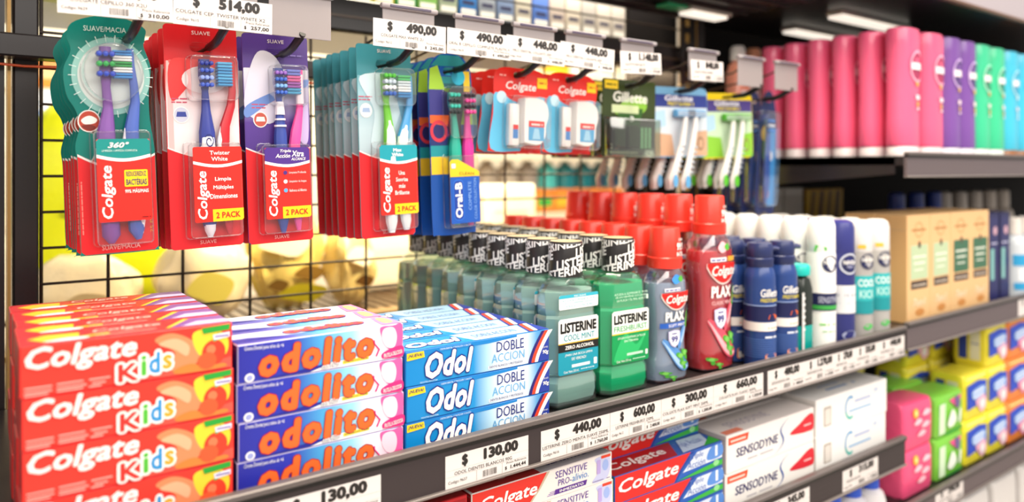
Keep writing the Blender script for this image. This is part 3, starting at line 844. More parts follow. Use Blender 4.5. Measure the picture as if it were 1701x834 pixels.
        for k, t in enumerate(('AYUDA A ELIMINAR EL 99.9%', 'DE LOS GERMENES QUE CAUSAN', 'LA PLACA Y EL MAL ALIENTO')):
            b.text(f, t, x0+0.004+0.002*k, x1-0.002, 0.1215-0.0038*k, 0.1243-0.0038*k, '#CDEFD8', 2)
        b.rect(f, x1-0.004, x1-0.001, 0.114, 0.119, '#D6F0DD', 2)
    b.build('label', root, smooth=0)
    return Proto(root)

P = rinse_bottle('', '#CDF7EE', None, 'mint')
for k in range(9):
    nm = 'pale teal mouthwash bottle with patterned black cap, %s of its row' % (ORD[k] + (' bottle' if k == 0 else ''))
    P.put((0.5625 + random.uniform(-.001, .001), 0.6625 + 0.0425*k, SHELF + 0.0004), nm, 'pale teal mouthwash bottles', random.uniform(-0.02, 0.02))
P = rinse_bottle('', '#3FEBAC', None, 'fresh')
for k in range(8):
    nm = 'emerald green mouthwash bottle with patterned black cap, %s of its row' % (ORD[k] + (' bottle' if k == 0 else ''))
    P.put((0.6455 + random.uniform(-.001, .001), 0.6600 + 0.0435*k, SHELF + 0.0004), nm, 'emerald mouthwash bottles', random.uniform(-0.02, 0.02))

def se_sec(w, d, z, p=2.8, n=28):
    out = []
    for i in range(n):
        a = 2*math.pi*i/n; c, s = math.cos(a), math.sin(a)
        out.append((w/2*math.copysign(abs(c)**(2/p), c), d/2*math.copysign(abs(s)**(2/p), s), z))
    return out

def plax_bottle(label, liquid, H, W, D, kind):
    root = empty('mouthwash_bottle'); tag(root, label, 'mouthwash')
    capz = H - 0.0525
    b = MB()
    hs = [(0.0, 0.80, 0.80), (0.003, 0.97, 0.97), (0.10, 1.0, 1.0), (0.20, 0.96, 0.97), (0.28, 0.88, 0.93), (0.45, 0.86, 0.91), (0.62, 0.92, 0.93), (0.78, 0.99, 0.96), (0.87, 0.96, 0.94), (0.93, 0.82, 0.86), (0.98, 0.62, 0.74), (1.0, 0.52, 0.70)]
    body = capz + 0.002
    b.loft([se_sec(W*a, D*c, (t if t < 0.005 else t*body)) for t, a, c in hs], ('#F3F7FC' if kind == 'blue' else '#FCE2E4', 'clear'))
    body_ = b.build('bottle', root, smooth=40)
    b = MB()
    b.loft([se_sec(W*a - 0.0024, D*c - 0.0024, (0.003 if t < 0.001 else t if t < 0.005 else t*body) + (0.0015 if t < 0.005 else 0)) for t, a, c in hs if t < 0.9], (liquid, 'liquid' if kind == 'blue' else 'liquid_dense'))
    b.build('liquid', body_, smooth=40)
    b = MB()
    b.lathe([(0.0205, capz), (0.0225, capz+0.0008), (0.0227, capz+0.014), (0.0216, capz+0.0150), (0.0196, capz+0.0505), (0.0186, capz+0.0525), (0.0, capz+0.0526)], ('#EF3A2B', 'plastic'), n=32, caps=False)
    fc = cyl(0.0206, 0, 0.0016)
    b.text(fc, 'ELIMINA', 0.001, 0.012, capz+0.036, capz+0.0395, WHITE, 2, bold=0.02)
    b.text(fc, '99.9%', -0.002, 0.016, capz+0.024, capz+0.034, WHITE, 2, bold=0.06)
    b.text(fc, 'BACTERIAS', -0.002, 0.017, capz+0.0165, capz+0.0220, WHITE, 2, bold=0.04)
    b.build('cap', root, smooth=30)
    # printed front sleeve, on a gently curved front
    def f(u, v, e):
        t = max(0.0, min(1.0, v/body))
        for (t0, a0, c0), (t1, a1, c1) in zip(hs, hs[1:]):
            if t0 <= t <= t1:
                k = (t-t0)/(t1-t0); aa = a0+(a1-a0)*k; cc = c0+(c1-c0)*k; break
        g = min(0.985, abs(u)/(W/2*aa))
        return (u, -D/2*cc*(1 - g**2.8)**(1/2.8) - 0.0009 - e*1.5, v)
    q = lambda t: t*body
    b = MB()
    hw = W*0.385
    # leaves and a swirl under clear plastic
    tint, tint2, band = ('#5C94D6', '#A9CDF2', '#2E63C4') if kind == 'blue' else ('#E4566A', '#F6B4BC', '#C42A36')
    lo = [(-hw*0.75 + 0.00*i, q(0.36 - 0.030*i)) for i in range(9)]
    N = 14
    cres = lambda t: (-hw*0.92 + hw*1.84*t, 0.36 - 0.27*math.sin(math.pi*0.62*t))
    b.band(f, [(cres(i/N)[0], q(cres(i/N)[1])) for i in range(N+1)], [(cres(i/N)[0] + hw*0.08, q(cres(i/N)[1] + 0.03 + 0.12*math.sin(math.pi*i/N))) for i in range(N+1)], tint, 2)
    b.band(f, [(cres(i/N)[0], q(cres(i/N)[1] + 0.015)) for i in range(N+1)], [(cres(i/N)[0], q(cres(i/N)[1] + 0.02 + 0.055*math.sin(math.pi*i/N))) for i in range(N+1)], tint2, 3)
    b.band(f, [(hw*0.10 + hw*0.80*i/9, q(0.28 + 0.27*(i/9)**1.5)) for i in range(10)], [(hw*0.02 + hw*0.93*i/9, q(0.37 + 0.27*(i/9)**1.2)) for i in range(10)], tint, 2)
    b.band(f, [(hw*0.30 + hw*0.60*i/9, q(0.33 + 0.22*(i/9)**1.5)) for i in range(10)], [(hw*0.25 + hw*0.68*i/9, q(0.36 + 0.24*(i/9)**1.2)) for i in range(10)], tint2, 3)
    for cx, cz, rx, rz in ((hw*0.25, 0.22, 0.011, 0.055), (hw*0.6, 0.24, 0.009, 0.06), (hw*0.45, 0.15, 0.010, 0.05), (-hw*0.8, 0.09, 0.010, 0.035), (-hw*0.35, 0.05, 0.008, 0.03)):
        b.poly(f, [(cx + rx*(0.6+0.4*math.cos(2.5*a))*math.cos(a), q(cz + rz*(0.7+0.3*math.cos(2.5*a))*math.sin(a))) for a in [2*math.pi*i/18 for i in range(18)]], '#4FA83C', 4)
        b.disc(f, cx-0.001, q(cz+0.008), rx*0.45, q(rz*0.4), '#7CC85A', 5, 10)
    b.poly(f, smoothpts([(hw*0.62,q(0.50)),(hw*0.85,q(0.62)),(hw*0.95,q(0.56)),(hw*0.8,q(0.47))]), '#5BAA3E', 4)
    b.poly(f, smoothpts([(-hw*0.35,q(0.90)),(0.0,q(0.94)),(hw*0.35,q(0.90)),(hw*0.1,q(0.865)),(-hw*0.2,q(0.86))]), tint2 if kind != 'blue' else '#3E8FE0', 3)
    b.poly(f, smoothpts([(hw*0.1,q(0.905)),(hw*0.38,q(0.925)),(hw*0.42,q(0.885)),(hw*0.2,q(0.875))]), '#4FA83C', 4)
    # red brand shield with white letters
    n = 12
    up = [(-hw + 2*hw*i/n, q(0.785)) for i in range(n+1)]
    lw_ = [(-hw + 2*hw*i/n, q(0.765 - 0.125*math.sin(math.pi*i/n)**0.7)) for i in range(n+1)]
    b.band(f, [(p[0]*1.02, p[1] - q(0.012)) for p in lw_], [(p[0]*1.02, p[1]) for p in up], '#F2DFD8', 3)
    b.band(f, lw_, up, '#E02A26', 4)
    b.text(f, 'Colgate', -hw*0.80, hw*0.84, q(0.672), q(0.768), WHITE, 7, shear=0.2, bold=0.035)
    b.rect(f, -hw*0.85, hw*0.2, q(0.795), q(0.825), '#F4F0F4', 3, 4); b.fineprint(f, -hw*0.8, hw*0.15, q(0.803), q(0.018), '#5A5AA0', 4, 3)
    if kind == 'red': b.rect(f, hw*0.3, hw*0.9, q(0.795), q(0.83), '#E5A23A', 3, 3)
    b.text(f, 'PLAX', -hw*0.78, hw*0.55, q(0.535), q(0.620), WHITE, 4, bold=0.07)
    if kind == 'blue':
        b.rect(f, -hw*1.0, hw*0.75, q(0.478), q(0.522), band, 3, 6)
        b.text(f, 'SOFT MINT', -hw*0.6, hw*0.6, q(0.487), q(0.513), WHITE, 5, bold=0.02)
    else:
        b.text(f, 'CLASSIC MINT', -hw*0.75, hw*0.6, q(0.485), q(0.512), '#F9D6D6', 5, bold=0.01)
    sh = [(-hw*0.62, q(0.450)), (-hw*0.22, q(0.462)), (hw*0.18, q(0.450)), (hw*0.18, q(0.375)), (hw*0.02, q(0.330)), (-hw*0.22, q(0.308)), (-hw*0.46, q(0.330)), (-hw*0.62, q(0.375))]
    b.poly(f, sh, '#C8C2E4', 6)
    c0 = (-hw*0.22, q(0.388))
    b.poly(f, [(c0[0] + (x-c0[0])*0.86, c0[1] + (z-c0[1])*0.88) for x, z in sh], '#F5F3FB', 7)
    b.text(f, '99', -hw*0.46, hw*0.0, q(0.355), q(0.410), '#3B3C90', 8, bold=0.05)
    b.fineprint(f, -hw*0.42, -hw*0.02, q(0.425), q(0.016), '#3B3C90', 8, 2)
    b.build('printed_sleeve', root, smooth=0)
    return Proto(root)
P = plax_bottle('', '#D8E8FF', 0.1975, 0.066, 0.042, 'blue')
for k in range(8):
    nm = 'small pale blue mouthwash bottle with red cap, %s of its row' % (ORD[k] + (' bottle' if k == 0 else ''))
    P.put((0.731 + random.uniform(-.001, .001), 0.662 + 0.046*k, SHELF + 0.0004), nm, 'pale blue mouthwash bottles', random.uniform(-0.03, 0.03))
P = plax_bottle('', '#FF6670', 0.2370, 0.073, 0.048, 'red')
for k in range(6):
    nm = 'tall red mouthwash bottle with red cap, %s of its row' % (ORD[k] + (' bottle' if k == 0 else ''))
    P.put((0.823 + random.uniform(-.001, .001), 0.664 + 0.054*k, SHELF + 0.0004), nm, 'tall red mouthwash bottles', random.uniform(-0.03, 0.03))

# ================================================================== CANS AND TOILETRIES OF THE NEAR BAY
def shave_can():
    root = empty('spray_can'); tag(root, '', 'spray can')
    b = MB(); r = 0.0215; H = 0.172
    b.lathe([(r-0.002, 0), (r, 0.002), (r, 0.122), (r*0.97, 0.128), (r*0.86, 0.136), (r*0.80, 0.139)], '#2B4A8C' and ('#27417F', 'gloss'), n=32)
    f = cyl(r)
    n = 14
    b.rect(f, -0.0660, 0.0660, 0.052, 0.064, '#EDE6E2', 1, 36)
    b.rect(f, -0.0660, 0.0660, 0.066, 0.086, '#1C2150', 1, 36)
    b.rect(f, -0.0660, 0.0660, 0.086, 0.0875, '#8FA4D0', 2, 36)
    for k in range(9): b.rect(f, -0.0660, 0.0660, 0.016+0.003*k, 0.0172+0.003*k, '#4A6BAE', 1, 36)
    b.text(f, 'Gillette', -0.006, 0.024, 0.0985, 0.1095, WHITE, 2, bold=0.03, shear=0.1)
    b.text(f, 'PRESTOBARBA', -0.006, 0.026, 0.0915, 0.0965, '#E8D43C', 2, bold=0.02, shear=0.1)
    b.poly(f, [(0.004,0.068),(0.019,0.068),(0.021,0.072),(0.015,0.075),(0.006,0.074)], '#E86A2E', 3)
    b.fineprint(f, 0.004, 0.020, 0.055, 0.004, '#F0A890', 2, 3); b.fineprint(f, 0.0, 0.02, 0.0425, 0.004, '#DDE4F2', 2, 5)
    b.rrect(f, 0.0, 0.020, 0.006, 0.021, 0.003, '#F09A70', 2); b.rrect(f, 0.002, 0.018, 0.0075, 0.0165, 0.002, '#F6EFEA', 3)
    b.build('can', root)
    b = MB()
    b.lathe([(0.0175, 0.1385), (0.0185, 0.140), (0.0190, 0.150), (0.0172, 0.1515), (0.0178, 0.153), (0.0182, 0.165), (0.0160, 0.171), (0.0, 0.1712)], ('#26305F', 'plastic'), n=28, caps=False)
    b.tube([(0.012, 0, 0.162), (0.021, -0.002, 0.1635), (0.026, -0.003, 0.1625)], [0.0045, 0.0035, 0.0028], ('#26305F', 'plastic'), 8)
    b.build('spray_cap', root)
    return Proto(root)
P = shave_can()
for j, x in enumerate((0.887, 0.9385)):
    for k in range(3):
        P.put((x, 0.628 + 0.046*k, SHELF + 0.0004), 'navy foam can, %s of the row %s' % (ORD[k] + (' can' if k == 0 else ''), ('against the tall red mouthwash', 'beside the black and teal bottle')[j]), 'navy shaving foam cans', -0.62)

root = empty('aftershave_bottle'); tag(root, '', 'bottle')
b = MB()
b.loft([se_sec(0.032, 0.030, 0, 4), se_sec(0.035, 0.032, 0.002, 4), se_sec(0.035, 0.032, 0.046, 4)], ('#15A79E', 'gloss'))
b.loft([se_sec(0.035, 0.032, 0.046, 4), se_sec(0.035, 0.032, 0.098, 4), se_sec(0.030, 0.028, 0.112, 3), se_sec(0.018, 0.018, 0.118, 2)], ('#1E2622', 'gloss'))
b.rect(front(-0.0163), -0.0165, -0.011, 0.006, 0.095, '#D8D8D8', 1)
for k in range(6): b.rect(front(-0.0163), -0.0165, -0.009, 0.04+0.009*k, 0.043+0.009*k, '#E8E8E8', 2)
b.build('bottle', root)
b = MB(); b.lathe([(0.011, 0.117), (0.016, 0.1185), (0.0165, 0.130), (0.014, 0.134), (0.0, 0.1345)], ('#15B5AC', 'plastic'), n=24, caps=False); b.build('cap', root)
P = Proto(root)
for k in range(2): P.put((0.984, 0.630+0.042*k, SHELF + 0.0004), 'small black and teal bottle between navy cans and white spray, %s one' % ORD[k], 'black and teal bottles')

def spray(name, body, lidc, H, art, r=0.0212, lidh=0.05, neck=True):
    root = empty(name); tag(root, '', 'spray can')
    b = MB()
    z = H - lidh
    b.lathe([(r-0.002, 0), (r, 0.002), (r, z-0.006), (r*0.96, z)], (body, 'gloss'), n=32)
    art(b, cyl(r, 0, 0.0003), H)
    b.build('can', root)
    b = MB()
    b.lathe([(r*0.95, z-0.001), (r*0.98, z+0.001), (r*0.96, H-0.012), (r*0.84, H-0.004), (r*0.55, H-0.0005), (0, H)], (lidc, 'plastic'), n=32, caps=False)
    b.build('cap', root)
    return Proto(root)
def niv(b, f, z, r=0.0125, cx=0.012, ring=None):
    if ring: b.ring(f, cx, z, r*1.08, r*1.3, ring, 2)
    b.disc(f, cx, z, r, r, '#22264F', 3)
    b.text(f, 'NIVEA', cx-r*0.82, cx+r*0.86, z-0.001, z+0.0055, WHITE, 5, bold=0.04)
    b.text(f, 'MEN', cx-r*0.4, cx+r*0.45, z-0.0065, z-0.003, '#C9CCE0', 5)
def art_white(b, f, H):
    niv(b, f, 0.132)
    b.poly(f, [(-0.012,0.150),(0.006,0.152),(0.006,0.157),(-0.010,0.160)], '#5CBF4A', 2)
    b.rect(f, -0.0660, 0.0660, 0.062, 0.088, '#22264F', 2, 36); b.rect(f, -0.0660, 0.0660, 0.064, 0.070, '#3FA24A', 3, 36)
    b.text(f, 'SENSITIVE', -0.006, 0.026, 0.074, 0.083, '#C9CCE0', 4)
    b.fineprint(f, -0.004, 0.022, 0.04, 0.005, '#7CC86A', 2, 3); b.fineprint(f, 0.0, 0.02, 0.03, 0.004, '#A6CBA0', 2, 4)
def art_navy(b, f, H):
    niv(b, f, 0.128, ring='#C6CAD8')
    b.rect(f, -0.0660, 0.0660, 0.052, 0.095, '#D9DADF', 2, 36); b.fineprint(f, -0.006, 0.028, 0.078, 0.006, '#44486E', 3, 4); b.fineprint(f, -0.004, 0.026, 0.066, 0.005, '#8A8DA6', 3, 5)
    b.poly(f, smoothpts([(0.0,0.02),(0.012,0.026),(0.026,0.022),(0.022,0.014),(0.006,0.012)]), '#9AA0BE', 2)
def art_teal(b, f, H):
    niv(b, f, 0.128)
    b.rect(f, -0.0660, 0.0660, 0.060, 0.105, '#2FB0B4', 2, 36); b.rect(f, -0.0660, 0.0660, 0.045, 0.066, '#1E8F98', 3, 36)
    b.text(f, 'COOL', -0.004, 0.026, 0.088, 0.100, '#E9F7F5', 4, bold=0.05); b.text(f, 'KICK', -0.002, 0.024, 0.070, 0.083, '#BDE8E4', 4, bold=0.04)
    b.poly(f, [(-0.004,0.148),(0.008,0.148),(0.008,0.154),(-0.004,0.154)], '#E2B63A', 2)
    b.poly(f, smoothpts([(0.004,0.024),(0.012,0.030),(0.022,0.026),(0.012,0.020)]), '#4FB85A', 2)
rows = [(spray('spray_can', '#F4F2F0', '#FBFAF8', 0.200, art_white), 1.0425, 6, 'white spray can with navy band', 'white spray cans'),
        (spray('spray_can', '#2C3070', '#32367C', 0.195, art_navy), 1.0965, 5, 'navy spray can with silver band', 'navy spray cans'),
        (spray('spray_can', '#A7A3A1', '#DEDAD8', 0.193, art_teal), 1.1500, 5, 'silver and teal spray can beside navy cans', 'silver and teal spray cans'),
        (spray('spray_can', '#ABA8A6', '#E0DCDA', 0.192, art_teal), 1.2035, 5, 'silver and teal spray can by the kraft boxes', 'silver and teal spray cans by the boxes')]
for P, x, n, ph, g in rows:
    for k in range(n):
        P.put((x, 0.630 + 0.0445*k, SHELF + 0.0004), '%s, %s of its row' % (ph, ORD[k] + (' can' if k == 0 else '')), g, -0.92)
# ================================================================== HANGING PACKS
def brush(root, pts, radii, hc, grip=None, grips=None, head=None, tip=None):
    """toothbrush seen in its pack: handle along pts (x, z), bristles as a sub-part"""
    b = MB(); y = -0.0075; radii = [q*1.28 for q in radii]
    b.tube([(p[0], y, p[1]) for p in pts], radii, (hc, 'plastic'), 10, flat=0.75)
    if grips:
        for gp, gr, gc in grips:
            gr = [q*1.28 for q in gr]
            b.tube([(p[0], y-0.0008, p[1]) for p in gp], gr, (gc, 'plastic'), 10, flat=0.85)
    o = b.build('toothbrush', root)
    if head:
        cx, z0, z1, w, cols, side = head; w *= 1.3
        b = MB(); n = len(cols); hh = (z1-z0)/n
        for i, c in enumerate(cols):
            za = z0 + hh*i
            if side:
                for k in range(2):
                    b.box(cx-w/2, cx+w/2, y-0.006, y+0.004, za+hh*0.5*k+0.0003, za+hh*0.5*(k+1)-0.0003, (c, 'plastic'), 0.0007)
            else:
                for k in (-1, 0, 1):
                    b.lathe([(w*0.17, 0), (w*0.17, 0.006), (w*0.12, 0.0068), (0, 0.007)], (c, 'plastic'), n=8, caps=False)
                    m0 = len(b.v) - 4*8
                    for q in range(m0, len(b.v)):
                        vx, vy, vz = b.v[q]
                        b.v[q] = (cx + k*w*0.33 + vx, y - 0.0042 - vz, za + hh*0.5 + vy*1.0)
        b.build('bristles', o)
    return o

def blister(root, outline, depth, name='blister'):
    """clear bubble over an outline"""
    cx = sum(p[0] for p in outline)/len(outline); cz = sum(p[1] for p in outline)/len(outline)
    b = MB(); secs = []
    for y, k in ((-0.0012, 1.03), (-0.0014, 1.0), (-depth*0.85, 0.965), (-depth, 0.93)):
        secs.append([(cx + (p[0]-cx)*k, y, cz + (p[1]-cz)*(1-(1-k)*0.45)) for p in outline])
    b.loft(secs, ('#FFFFFF', 'clear'), caps=False)
    n = len(outline); b.add(secs[-1], [tuple(range(n))], ('#FFFFFF', 'clear'))
    fo = secs[-1]
    b.tube([fo[i] for i in range(n)] + [fo[0]], 0.00055, ('#FFFFFF', 'clear'), 6, caps=False)
    b.tube([secs[1][i] for i in range(n)] + [secs[1][0]], 0.0007, ('#FFFFFF', 'clear'), 6, caps=False)
    return b.build(name, root, smooth=50)

HOLE_Z = 0.205
def slot(w=0.022, z=HOLE_Z, h=0.010):
    return rr_pts(-w/2, w/2, z-h/2, z+h/2, h*0.45)

def backing(root, outline, hole, topc, printer, thick=0.0008):
    vs, fs = plate2d(outline, [hole] if hole else [])
    b = MB()
    b.add([(x, -thick, z) for x, z in vs], fs, topc); b.add([(x, 0.0, z) for x, z in vs], fs, '#D9D5D2')
    n = len(outline)
    b.add([(x, -thick, z) for x, z in outline] + [(x, 0.0, z) for x, z in outline], [(i, (i+1) % n, n+(i+1) % n, n+i) for i in range(n)], topc)
    printer(b, front(-thick))
    return b.build('backing_card', root, smooth=0)

def insert(root, x0, x1, z0, z1, y, headc, headlines, body):
    """printed panel in the bubble: coloured head, white sweep, red field with upright brand name"""
    b = MB(); f = front(y); r = 0.002
    vs = rr_pts(x0, x1, z0, z1, r)
    b.add([f(p[0], p[1], 0) for p in vs], [tuple(range(len(vs)))], '#E8291F')
    zs = z1 - (z1-z0)*0.225
    n = 10
    sweep = [(x0 + (x1-x0)*i/n, zs - 0.0040*math.sin(math.pi*i/n)) for i in range(n+1)]
    b.band(f, sweep, [(p[0], p[1]+0.0030) for p in sweep], WHITE, 2)
    b.poly(f, [(p[0], p[1]+0.0030) for p in sweep] + [(x1, z1-r), (x1-r, z1), (x0+r, z1), (x0, z1-r)], headc, 1)
    for t, xa, xb, za, zb, c, kw in headlines: b.text(f, t, xa, xb, za, zb, c, 3, **kw)
    b.text(f, 'Colgate', x0+0.0028, x0+0.0150, z0+0.0030, z0+(z1-z0)*0.68, WHITE, 3, rot=90, shear=0.15, bold=0.035)
    body(b, f)
    return b.build('printed_insert', root, smooth=0)

def red_sweep(b, f, w, zc, drop=0.010, c='#D9232A', lip='#F0E4E2'):
    n = 10
    e = [(-w/2 + w*i/n, zc + (0.006 - drop*math.sin(math.pi*i/n))) for i in range(n+1)]
    b.poly(f, e + [(w/2, 0.003), (w/2-0.003, 0.0), (-w/2+0.003, 0.0), (-w/2, 0.003)], c, 2)
    b.band(f, e, [(p[0], p[1]+0.0016) for p in e], lip, 3)

# ---- teal wavy pack
def pack_teal():
    root = empty('toothbrush_pack'); tag(root, '', 'toothbrush pack')
    out = smoothpts([(0.0335,0.004),(0.0335,0.05),(0.0335,0.095),(0.0300,0.130),(0.0300,0.155),(0.0325,0.180),(0.0270,0.200),(0.0285,0.209),(0.0270,0.219),(0.0,0.2285),(-0.030,0.221),(-0.038,0.208),(-0.035,0.193),(-0.0415,0.175),(-0.0400,0.152),(-0.033,0.137),(-0.0305,0.122),(-0.0345,0.104),(-0.0335,0.088),(-0.0335,0.05),(-0.0335,0.004),(-0.030,0.0),(0.030,0.0)], 5)
    def pr(b, f):
        n = 12
        e = [(-0.0332 + 0.0664*i/n, 0.0955 - 0.014*math.sin(math.pi*(0.04+0.92*i/n))) for i in range(n+1)]
        b.poly(f, e + [(0.0332,0.004),(0.0298,0.0008),(-0.0298,0.0008),(-0.0332,0.004)], '#DB2329', 2)
        b.band(f, e, [(p[0], p[1]+0.0022) for p in e], '#F3ECE8', 3)
        b.disc(f, -0.002, 0.170, 0.0300, 0.0335, '#D8E4E0', 2, 40)
        b.ring(f, -0.002, 0.170, 0.0285, 0.0335, '#8FC4BC', 3, 40, 1.1)
        for k in range(26):
            a = 2*math.pi*k/26
            ca, sa = math.cos(a), math.sin(a)
            p = lambda rr, d: (-0.002 + rr*ca - d*sa, 0.170 + 1.1*(rr*sa + d*ca))
            b.poly(f, [p(0.030, -0.0003), p(0.036, -0.0003), p(0.036, 0.0003), p(0.030, 0.0003)], '#DDF0EC', 4)
        b.text(f, 'SUAVE/MACIA', -0.024, 0.012, 0.2120, 0.2170, '#CFE6E2', 3, bold=0.01)
        b.text(f, 'SUAVE/MACIA', -0.016, 0.017, 0.0040, 0.0085, '#F2C8BE', 3, bold=0.01)
        b.disc(f, -0.0225, 0.127, 0.0095, 0.0105, '#F0EDE8', 4); b.disc(f, -0.0225, 0.127, 0.0085, 0.0095, '#B5432E', 5)
        b.poly(f, smoothpts([(-0.029,0.128),(-0.0225,0.132),(-0.016,0.129),(-0.018,0.125),(-0.026,0.124)]), '#F3EEE6', 6)
        b.poly(f, smoothpts([(-0.029,0.122),(-0.0225,0.124),(-0.017,0.121),(-0.022,0.118)]), '#7A2A20', 6)
        b.text(f, '25 Pza x 2 unidades', 0.0265, 0.0290, 0.018, 0.075, '#E9A93C', 3, rot=90)
        b.fineprint(lambda u, v, e: f(v, u, e), 0.02, 0.07, -0.0315, 0.0016, '#E98A80', 3, 5)
    backing(root, out, slot(0.024, HOLE_Z - 0.003, 0.011), ('#0F7A70', 'gloss'), pr)
    brush(root, [(-0.0075,0.197),(-0.0075,0.180),(-0.0080,0.160),(-0.0070,0.140),(-0.0095,0.115),(-0.0100,0.09),(-0.0090,0.04),(-0.0085,0.018),(-0.0085,0.0105)], [0.0040,0.0046,0.0030,0.0034,0.0062,0.0064,0.0060,0.0062,0.0020], '#7D4FA0',
          grips=[([(-0.0135,0.122),(-0.0150,0.100),(-0.0140,0.07)], [0.0006,0.0030,0.003], '#F0ECF4')], head=(-0.0085, 0.166, 0.194, 0.0125, ['#2F49B8', '#2E9E4E', '#2F49B8'], False))
    brush(root, [(0.0135,0.196),(0.0140,0.180),(0.0160,0.160),(0.0165,0.145),(0.0125,0.120),(0.0115,0.09),(0.0125,0.04),(0.0135,0.022),(0.0150,0.0125)], [0.0026,0.0026,0.0030,0.0034,0.0050,0.0054,0.0054,0.0056,0.0020], '#4C66B8',
          grips=[([(0.0165,0.050),(0.0172,0.030),(0.0178,0.018)], [0.002,0.0032,0.001], '#F2F0F4'), ([(0.0068,0.120),(0.0060,0.105),(0.0070,0.085)], [0.0006,0.0022,0.002], '#E8E4F0')], head=(0.0060, 0.167, 0.194, 0.0130, ['#3C8FD8', '#F4F4F4', '#2EA04E', '#F4F4F4', '#3C8FD8'], True))
    def body(b, f):
        b.rrect(f, 0.0030, 0.0232, 0.0640, 0.0800, 0.0012, '#F3CF1F', 3)
        b.text(f, 'REDUCE/REDUZ', 0.0046, 0.0218, 0.0738, 0.0785, '#2A2A6A', 4, bold=0.02)
        b.text(f, 'BACT\u00c9RIAS', 0.0044, 0.0222, 0.0655, 0.0725, '#2A2A6A', 4, bold=0.035)
        b.text(f, '99% M\u00c1S/MAIS', 0.0032, 0.0235, 0.0580, 0.0622, WHITE, 3, bold=0.03)
        b.text(f, '360\u00b0', -0.0100, 0.0080, 0.1010, 0.1065, WHITE, 4, bold=0.05, shear=0.3)
        b.text(f, 'LIMPIEZA / LIMPEZA COMPLETA', -0.0150, 0.0150, 0.0975, 0.0994, '#D5EEEA', 4, bold=0.01)
        b.fineprint(f, 0.017, 0.025, 0.034, 0.0016, '#7A1010', 3, 2)
    insert(root, -0.0195, 0.0262, 0.0315, 0.1095, -0.0165, '#128A86', [], body)
    bl = MB()
    blister(root, rr_pts(-0.0225, 0.0285, 0.008, 0.118, 0.004), 0.0160)
    blister(root, [(-0.002 + 0.0262*math.cos(a), 0.172 + 0.0285*math.sin(a)) for a in [2*math.pi*i/36 for i in range(36)]], 0.0185, 'round_bubble')
    return Proto(root)

def plain_outline(w, h, r=0.004):
    return rr_pts(-w/2, w/2, 0, h, r, 4)

def two_pack(name, w, h, topc, ramp, topart, headc, headlines, body, panel, brushes, bl, inset=None):
    root = empty('toothbrush_pack'); tag(root, '', 'toothbrush pack')
    def pr(b, f):
        b.rrect(f, -w/2+0.0006, w/2-0.0006, 0.09, h-0.037, 0.001, ramp, 1)
        topart(b, f)
        red_sweep(b, f, w-0.0006, 0.096)
        b.text(f, 'SUAVE', -0.009, 0.009, h-0.0095, h-0.0055, '#E9DAD8', 4, bold=0.01)
        b.text(f, 'SUAVE', -0.008, 0.008, 0.0040, 0.0078, '#F0B9B0', 4, bold=0.01)
        if inset:
            cx, cz, c1, c2 = inset
            b.disc(f, cx, cz, 0.0078, 0.0085, '#F4F0EE', 4); b.disc(f, cx, cz, 0.0068, 0.0074, c1, 5)
            b.poly(f, [(cx-0.005,cz-0.002),(cx+0.005,cz-0.002),(cx+0.004,cz+0.003),(cx-0.004,cz+0.003)], c2, 6)
            b.fineprint(f, cx-0.009, cx+0.008, cz+0.0155, 0.002, '#C8506A', 4, 2); b.fineprint(f, cx-0.009, cx+0.006, cz+0.012, 0.002, '#C8506A', 4, 3)
        b.fineprint(lambda u, v, e: f(v, u, e), 0.06, 0.085, w/2-0.004, 0.0014, '#F3A79E', 4, 5)
    backing(root, plain_outline(w, h), slot(), (topc, 'gloss'), pr)
    for bi, kw in enumerate(brushes):
        tb = brush(root, **kw)
        if name == 'a' and bi == 0:
            g = MB(); gf = front(-0.0150)
            for q in range(16):
                a0, a1 = 0.55*q, 0.55*(q+1); r0, r1 = 0.0010+0.00022*q, 0.0010+0.00022*(q+1)
                P_ = lambda a, r: (0.001 + r*math.cos(a), 0.1085 + 1.5*r*math.sin(a))
                g.poly(gf, [P_(a0, r0), P_(a1, r1), P_(a1, r1+0.0009), P_(a0, r0+0.0009)], '#28306E', 1)
            g.build('grip_mark', tb, smooth=0)
    x0, x1, z0, z1 = panel
    def bd(b, f):
        body(b, f)
        xm = x0 + (x1-x0)*0.36
        b.poly(f, [(xm, z0), (x1-0.0018, z0), (x1, z0+0.0018), (x1, z0+0.0125), (xm, z0+0.0125)], '#F6C91E', 2)
        b.text(f, '2 PACK', xm+0.003, x1-0.0035, z0+0.0032, z0+0.0094, '#D3291F', 4, bold=0.035)
    insert(root, x0, x1, z0, z1, -0.0150, headc, headlines, bd)
    for k, o in enumerate(bl): blister(root, o, 0.0146 if k == 0 else 0.016, 'blister' if k == 0 else 'head_bubble')
    return Proto(root)

